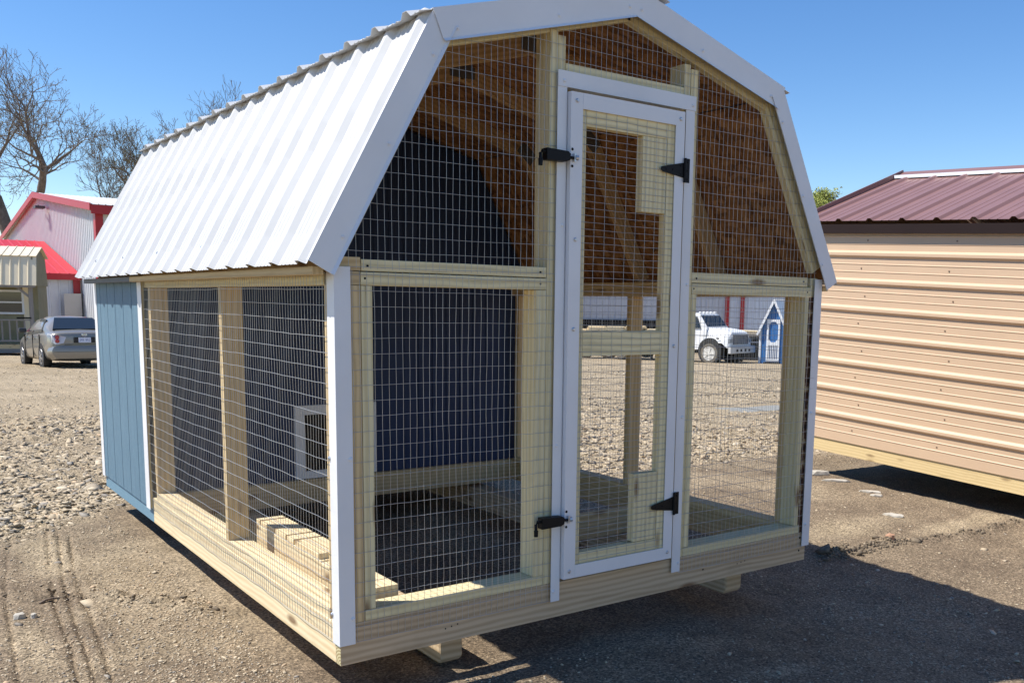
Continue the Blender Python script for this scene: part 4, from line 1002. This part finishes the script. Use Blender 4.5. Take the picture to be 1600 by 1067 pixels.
def tpane(name, pts, n_, mat=CGL, off=.012, par=trk):
    v = [Vector(p) for p in pts]; n_ = Vector(n_).normalized(); mb = MB(); a = [p+n_*off for p in v]; b = [p-n_*.02 for p in v]; mb.face(a); mb.face(b[::-1])
    for i in range(len(v)): j = (i+1) % len(v); mb.face([a[i], b[i], b[j], a[j]])
    return lb(mb, name, mat, par)
tpane('windscreen', [(-.33, -.88, 1.66), (-.33, .88, 1.66), (-.70, .80, 2.14), (-.70, -.80, 2.14)], (.78, 0, .62), off=.03)
for s_ in (-1, 1): tpane('side_window', [(-1.55, s_*1.02, 1.60), (-.55, s_*1.02, 1.60), (-.80, s_*.955, 2.10), (-1.5, s_*.955, 2.10)], (0, s_, .12), off=.02)
for k in range(5):
    mb = MB(); mb.box(-.90, -.76, -.62+k*.31-.05, -.62+k*.31+.05, 2.27, 2.34); lb(mb, 'roof_marker_light', TWHITE, trk, bevel=.02)
mb = MB(); mb.box(.90, .955, -.66, .66, .90, 1.36)
gr_ = lb(mb, 'grille', GRILLE, trk)
CH2 = paint('grille_bar', (.38, .38, .39), .4, .05, metal=.4)
mb = MB()
for k in range(6): mb.box(.956, .968, -.65, .65, .91+k*.085, .928+k*.085)
for k in range(11): mb.box(.9555, .966, -.655+k*.13, -.640+k*.13, .905, 1.355)
lb(mb, 'grille_bars', CH2, gr_)
for s_ in (-1, 1):
    mb = MB(); mb.box(.86, .95, s_*.86-.13, s_*.86+.13, .98, 1.16); lb(mb, 'headlight', paint('headlight_glass', (.22, .24, .26), .2), trk, bevel=.01)
    mb = MB(); mb.box(.35, .50, s_*1.135-.006, s_*1.135+.006, 1.12, 1.20); lb(mb, 'side_marker', GRILLE, trk)
mb = MB(); mb.box(.94, 1.10, -1.12, 1.12, .50, .82); lb(mb, 'bumper', paint('dull_white_bumper', (.55, .55, .54), .5), trk, bevel=.03)
mb = MB()
for y_ in (-.55, -.2, .2, .55): mb.box(1.10, 1.106, y_-.09, y_+.09, .58, .70)
lb(mb, 'bumper_slots', RUB, trk)
for s_ in (-1, 1):
    mb = MB(); mb.lathe((0, s_*.80, .58), (0, s_, 0), [(0, .60), (.335, .60), (.345, .56)], 30); lb(mb, 'wheel_arch', RUB, trk)
    wheel(trk, 0, s_*1.03, .47, .26, s_, OLDRIM, DUST, 5)
    wheel(trk, -4.9, s_*.98, .47, .46, s_, OLDRIM, DUST, 5)
mb = MB(); mb.box(-6.4, -2.3, -.42, .42, .62, .86); mb.box(-2.3, .7, -.42, .42, .55, .62); lb(mb, 'chassis', RUB, trk)
mb = MB(); mb.box(-6.6, -1.9, -1.2, 1.2, .87, 1.0); lb(mb, 'flatbed', paint('dark_bed_steel', (.05, .045, .04), .8), trk, bevel=.01)
TM = root_of(trk)
def lumber(name, M0, x0, x1, y0, y1, z0, rows, cols_, label, group=None, mat=None):
    o = thing(name, tuple(M0 @ Vector(((x0+x1)/2, (y0+y1)/2, z0))), label, 'lumber', group)
    rr = random.Random(len(label)); o.rotation_euler = M0.to_euler()
    h_ = .05; ln = x1-x0; wdt = (y1-y0)/cols_
    for r in range(rows):
        for c_ in range(cols_):
            if r == rows-1 and rr.random() < .35: continue
            j = rr.uniform(-.12, .12); y_ = -(y1-y0)/2+(c_+.5)*wdt
            mb = MB().board((-ln/2+j, y_, h_*(r+.5)), (ln/2+j, y_+rr.uniform(-.01, .01), h_*(r+.5)), (0, 1, 0), (0, 0, 1), wdt*.94, h_*.92)
            mb.build('plank', mat or WS, o, world=False)
    return o
lumber('lumber_stack', TM, -6.0, -4.3, -1.1, .3, 1.002, 6, 6, 'stack of fresh planks on the flatbed behind the white truck cab', 'stacks of planks on the truck')
lumber('lumber_stack', TM, -4.1, -2.9, -1.1, .3, 1.002, 4, 6, 'lower stack of planks on the flatbed close behind the truck cab', 'stacks of planks on the truck')

# ================================================================ blue playhouse, wood pile, long building
PBLUE = paint('bright_blue_paint', (.02, .13, .36), .55, .06); PWHITE = paint('playhouse_white', (.78, .79, .80), .5, .03)
PX, PY = 31.95, 25.55
pg = gz(PX, PY)
ph_ = thing('playhouse', (PX, PY, pg), 'narrow blue playhouse with steep white-edged gable and white screen door beyond the coop', 'playhouse', rz=-1.12)
hw, hh, pk_ = .60, 1.55, 2.85
mb = MB(); mb.prism([(-hw, 0), (hw, 0), (hw, hh), (0, pk_), (-hw, hh)], 1, 0, 1.9); lb(mb, 'wall', PBLUE, ph_)
for s_ in (-1, 1):
    a_ = Vector((s_*(hw+.12), -.12, hh-.26)); b_ = Vector((0, -.12, pk_+.06)); d_ = (b_-a_); nn = Vector((-d_.z*-s_*-1, 0, abs(d_.x))).normalized()
    nn = Vector((s_*abs(d_.z), 0, abs(d_.x))).normalized()
    mb = MB(); A = a_+nn*.02; B = b_+nn*.0; mb.face([A, B, B+Vector((0, 2.15, 0)), A+Vector((0, 2.15, 0))]); lb(mb, 'roof', PWHITE, ph_, solid=.03)
    mb = MB(); mb.board(a_+Vector((0, -.012, 0)), b_+Vector((0, -.012+s_*.002, -.04)), nn, (0, 1, 0), .10, .03); lb(mb, 'rake_trim', PWHITE, ph_)
    mb = MB(); mb.box(s_*hw-.045, s_*hw+.045, -.03, -.001, 0, hh); lb(mb, 'corner_trim', PWHITE, ph_)
dr = MB()
dx = .30
dr.box(-dx, -dx+.09, -.05, -.006, .12, 2.02); dr.box(dx-.09, dx, -.05, -.006, .12, 2.02); dr.box(-dx+.09, dx-.09, -.049, -.006, 1.90, 2.02); dr.box(-dx+.09, dx-.09, -.049, -.006, .12, .22); dr.box(-dx+.09, dx-.09, -.049, -.006, .84, .98)
for k in range(5): dr.box(-.185+k*.08, -.155+k*.08, -.045, -.01, .22, .84)
for sx_ in (-1, 1):
    for zc_, sgn in ((1.90, -1), (.98, 1)): dr.prism([(sx_*.21, zc_), (sx_*.09, zc_), (sx_*.21, zc_+sgn*.14)], 1, -.048, -.008)
pd_ = lb(dr, 'door', PWHITE, ph_)
mb = MB(); mb.box(-.35, .35, -.25, -.02, .0, .08); lb(mb, 'step', RUB, ph_)
# low trailer of logs behind truck nose
LX, LY = 33.6, 28.0
BARK = paint('grey_bark', (.20, .17, .13), .95, .3, .4, nscale=12)
lg = gz(LX, LY)
rk = thing('timber_rack', (LX, LY, lg), 'dark low rack with posts standing behind the nose of the white truck', 'rack', rz=-.6)
mb = MB(); mb.box(-2.6, .9, -.5, .5, .98, 1.06); lb(mb, 'bed', RUB, rk)
for x_ in (-2.5, -.8, .8):
    for y_ in (-.45, .45):
        mb = MB(); mb.box(x_-.05, x_+.05, y_-.05, y_+.05, 0, .98); lb(mb, 'leg', RUB, rk)
mb = MB(); mb.box(-2.5, .85, -.53, -.51, .1, .95); lb(mb, 'panel', paint('dark_side_panel', (.03, .028, .026), .9), rk)
RM = root_of(rk)
for i, (x0, x1, y_, z_, r_, lbl) in enumerate([(-2.5, .95, -.28, 1.24, .18, 'thickest grey log on the dark rack, its cut end facing out'), (-2.6, .6, .12, 1.22, .15, 'second grey log lying behind the thickest one on the rack'), (-2.3, .2, -.08, 1.46, .07, 'thin tan pole lying on top of the logs, nearest the viewer'), (-2.4, .3, .15, 1.43, .06, 'thin tan pole lying on top of the logs, far side')]):
    mb = MB(); mb.tube([(x0, y_, z_), ((x0+x1)/2, y_+.03, z_+.015), (x1, y_-.02, z_-.01)], r_, r_*.92, 12); mb.v = [tuple(RM @ Vector(p)) for p in mb.v]
    o = mb.build('log', BARK if i < 2 else WS); tag(o, lbl, 'log', 'logs and poles on the dark rack')
# second load farther back: a low dark trailer with pallets of blocks and planks
t2 = thing('timber_trailer', (0, 0, 0), 'long dark low trailer carrying pale timber bundles beyond the coop door', 'trailer')
t2x, t2y, t2a = 30.2, 34.6, -.72
t2.location = (t2x, t2y, gz(t2x, t2y)); t2.rotation_euler = (0, 0, t2a)
mb = MB(); mb.box(-2.4, 2.6, -1.1, 1.1, 1.12, 1.24); lb(mb, 'bed', RUB, t2, bevel=.01)
mb = MB(); mb.box(-2.3, 2.5, -.35, .35, .62, 1.119); lb(mb, 'chassis', RUB, t2)
for x_ in (-1.5, -.3):
    for s_ in (-1, 1): wheel(t2, x_, s_*.95, .47, .3, s_, OLDRIM, DUST, 5)
for x_ in (1.9,):
    for s_ in (-1, 1):
        mb = MB(); mb.box(x_-.06, x_+.06, s_*.8-.06, s_*.8+.06, 0, .63); lb(mb, 'support_leg', RUB, t2)
M2 = root_of(t2)
for k, (xa, xb, rw, lbl) in enumerate(((-2.3, -1.5, 5, 'leftmost low timber bundle on the dark trailer beyond the door'), (-1.4, -.5, 8, 'second timber bundle from the left on the dark trailer'), (-.4, .5, 8, 'third timber bundle from the left on the dark trailer'), (.6, 1.5, 9, 'fourth and tallest timber bundle on the dark trailer'), (1.6, 2.5, 6, 'last timber bundle at the right end of the dark trailer'))):
    lumber('timber_bundle', M2, xa, xb, -.9, .6, 1.242, rw, 7, lbl, 'timber bundles on the dark trailer')
# long white building far behind
t_ = Vector((54.95-41.8, 43.47-53.04, 0)).normalized(); nb = Vector((t_.y, -t_.x, 0)); 
if nb.dot(CAM-Vector((48, 48, 0))) < 0: nb = -nb
fbp = Vector((36.0, 57.25, -2.6))
wh = thing('warehouse', (47, 49, -2.4), 'long white metal building with red posts far behind the truck', 'warehouse')
mb = MB(); ribbed(mb, fbp, t_, (0, 0, 1), 18.6, 6.0, nb, per=.457, h=.05, minor=False, w=.06)
mb.v = [p for p in mb.v]; mb.build('wall', paint('grey_white_steel', (.52, .53, .58), .5, .04), wh)
mb = MB(); ribbed(mb, fbp+t_*18.6+nb*.0, t_, (0, 0, 1), 16, 6.0, nb, per=.457, h=.04, minor=False, w=.06); mb.build('wall', paint('blue_white_steel', (.62, .66, .74), .5, .04), wh)
for s_ in (18.45, 19.6): MB().board(fbp+t_*s_+nb*.12, fbp+t_*s_+nb*.12+Vector((0, 0, 6)), t_, nb, .30, .12).build('red_post', RED, wh)
MB().board(fbp+nb*.14+Vector((0, 0, 1.0)), fbp+nb*.14+t_*17.2+Vector((0, 0, 1.0)), (0, 0, 1), nb, 3.4, .1).build('opening_shade', paint('painted_bay_shade', (.015, .014, .013), .9), wh)  # near-black board before the wall, painting the shadow under the overhang
up3 = Vector((0, 0, 6.0)); mb = MB(); mb.face([fbp+up3+nb*.5, fbp+up3+nb*.5+t_*34.6, fbp+up3-nb*8+t_*34.6+Vector((0, 0, 1.5)), fbp+up3-nb*8+Vector((0, 0, 1.5))]); mb.build('roof', STEEL, wh, solid=.1)

# ================================================================ trees
t = NT('dark_bark'); t.base(t.ramp(t.noise(t.coord('Object'), 3, 5), [(.3, (.10, .08, .065)), (.7, (.22, .18, .15))])); TBARK = t.set(.95)
t = NT('spring_buds'); at = t.t.nodes.new('ShaderNodeAttribute'); at.attribute_name = 'tint'; t.base(t.ramp(at.outputs['Fac'], [(0, (.12, .085, .045)), (.6, (.26, .20, .09)), (1, (.24, .27, .08))])); BUD = t.set(.9)
t = NT('fresh_green_leaf'); at = t.t.nodes.new('ShaderNodeAttribute'); at.attribute_name = 'tint'; t.base(t.ramp(at.outputs['Fac'], [(0, (.22, .26, .05)), (1, (.50, .52, .14))])); LEAF = t.set(.8)
def grow(seed, base, dirn, length, r0, depth, spread=.55, gravity=.02, ratio=.78, kids=(2, 3), min_r=.017, up=.12, bend=.095, first=None):
    rr = np.random.default_rng(seed); br = []; tips = []
    def rec(p, d, l, r, k):
        n = 4; pts = [p]; dd = d
        for i in range(n):
            dd = dd+rr.normal(0, bend, 3)+np.array([0, 0, up*.25]); dd /= np.linalg.norm(dd); p = p+dd*l/n; pts.append(p)
            if i in (1, 2, 3) and k > 1 and k < depth and rr.random() < .5:
                sd2 = rr.normal(0, 1, 3); sd2 -= sd2.dot(dd)*dd; sd2 /= np.linalg.norm(sd2)
                nd = dd*.55+sd2*.8+np.array([0, 0, up]); nd /= np.linalg.norm(nd); rec(p, nd, l*rr.uniform(.45, .7), r*.42, k-2)
        r1 = max(min_r, r*.68); br.append((pts, max(r, min_r), r1, k))
        if k <= 0: tips.append((p, dd)); return
        m_ = rr.integers(kids[0], kids[1]+1); ph0 = rr.uniform(0, 6.28)
        for j in range(m_):
            a = np.array([1., 0, 0]) if abs(dd[0]) < .8 else np.array([0, 1., 0]); u = np.cross(dd, a); u /= np.linalg.norm(u); v = np.cross(dd, u)
            an = ph0+j*6.283/m_+rr.normal(0, .3); sp_ = spread*rr.uniform(.6, 1.3)
            nd = dd*math.cos(sp_)+(u*math.cos(an)+v*math.sin(an))*math.sin(sp_)+np.array([0, 0, up]); nd /= np.linalg.norm(nd)
            rec(p, nd, (length if k == depth and first else l)*ratio*rr.uniform(.78, 1.12), r1*(.92 if j == 0 else rr.uniform(.6, .82)), k-1)
    d0 = np.array(dirn, float); d0 /= np.linalg.norm(d0); rec(np.array(base, float), d0, first or length, r0, depth); return br, tips
def tree(name, seed, base, dirn, length, r0, depth, label, cat='tree', group=None, buds=3, bsz=.09, bmat=None, leafy=0, **kw):
    root = thing(name, base, label, cat, group)
    br, tips = grow(seed, (0, 0, 0), dirn, length, r0, depth, **kw)
    def mk(sel, nm):
        VV = []; FF = []; c = 0
        for pts, a, b, k in sel:
            ns = 8 if k >= depth-1 else (5 if k >= depth-3 else 3); P = np.array(pts); dn = np.gradient(P, axis=0); dn /= np.linalg.norm(dn, axis=1)[:, None]+1e-9
            ref = np.where(np.abs(dn[:, 2:3]) < .9, [[0, 0, 1.]], [[1., 0, 0]]); u = np.cross(dn, ref); u /= np.linalg.norm(u, axis=1)[:, None]; v = np.cross(dn, u)
            rad = np.linspace(a, b, len(P))[:, None]; ang = np.arange(ns)*2*math.pi/ns
            ring = P[:, None]+(u[:, None]*np.cos(ang)[None, :, None]+v[:, None]*np.sin(ang)[None, :, None])*rad[:, None]
            VV.append(ring.reshape(-1, 3)); i = np.arange(len(P)-1)[:, None]*ns; q = np.arange(ns)[None]
            FF.append(np.stack([i+q, i+(q+1) % ns, i+ns+(q+1) % ns, i+ns+q], -1).reshape(-1, 4)+c); c += len(P)*ns
        o = D.objects.new(nm, np_mesh(nm, np.concatenate(VV), np.concatenate(FF), TBARK, True)); col.objects.link(o); o.parent = root
    mk([b for b in br if b[3] >= depth-1], 'trunk'); mk([b for b in br if b[3] < depth-1], 'branches')
    T_ = []
    rr = np.random.default_rng(seed+1)
    for pts, a, b, k in br:
        if k <= leafy+1:
            for p in pts[1:]:
                for j in range(buds):
                    T_.append(p+rr.normal(0, bsz*1.8, 3))
    T_ = np.array(T_); n = len(T_); q = rr.normal(0, 1, (n, 3, 3)); q /= np.linalg.norm(q, axis=2)[..., None]
    Vt = (T_[:, None]+q*bsz*rr.uniform(.5, 1.2, (n, 1, 1))).reshape(-1, 3); Ft = np.arange(n*3).reshape(-1, 3)
    me = np_mesh('crown', Vt, Ft, bmat or BUD); a_ = me.attributes.new('tint', 'FLOAT', 'POINT'); a_.data.foreach_set('value', np.repeat(rr.random(n), 3).astype(np.float32))
    o = D.objects.new('crown', me); col.objects.link(o); o.parent = root
    return root
GT = 'bare spring trees behind the barn'
# bases along a line behind the barn (about 100 m from the viewer)
def tb(x, y): return (x, y, gz(x, y))
tree('bare_tree', 5, tb(12.9, 97), (.02, 0, 1), 3.9, .60, 8, 'big bare tree with brown buds rising right above the red barn peak', group=GT, first=13, buds=1, bsz=.07, spread=.56, ratio=.83, kids=(2, 2))
tree('bare_tree', 12, tb(14.2, 100), (-.40, .0, 1), 4.4, .8, 8, 'leaning dark bare tree at the left edge of the photo', group=GT, first=14, buds=1, bsz=.065, kids=(2, 2), spread=.50, ratio=.84)
tree('bare_tree', 23, tb(24.3, 98), (-.05, 0, 1), 3.2, .42, 8, 'rounder bare tree between the barn and the coop roof', group=GT, first=12, buds=2, bsz=.07, kids=(2, 2), spread=.56, ratio=.84)
tree('bare_tree', 31, tb(33.0, 97), (.05, 0, 1), 3.6, .28, 7, 'thin sparse bare tree just above the coop roof edge', group=GT, first=16.5, buds=1, bsz=.03, kids=(2, 2), spread=.42, ratio=.82)
tree('leafing_tree', 44, tb(40.3, 30.0), (0, 0, 1), 1.3, .10, 6, 'small tree with fresh yellow green leaves behind the beige shed', first=6.3, buds=4, bsz=.08, bmat=LEAF, spread=.4, leafy=1, ratio=.72)
tree('bare_tree', 57, tb(29.0, 104), (0, 0, 1), 3.1, .32, 8, 'faint low bare tree partly hidden by the far end of the coop roof', group=GT, first=12.5, buds=1, bsz=.05, kids=(2, 2), spread=.5, ratio=.84)
tree('bare_tree', 63, tb(18.6, 106), (0, 0, 1), 3.0, .34, 8, 'slender bare tree rising between the two biggest trees over the barn', group=GT, first=12, buds=1, bsz=.05, kids=(2, 2), spread=.5, ratio=.84)
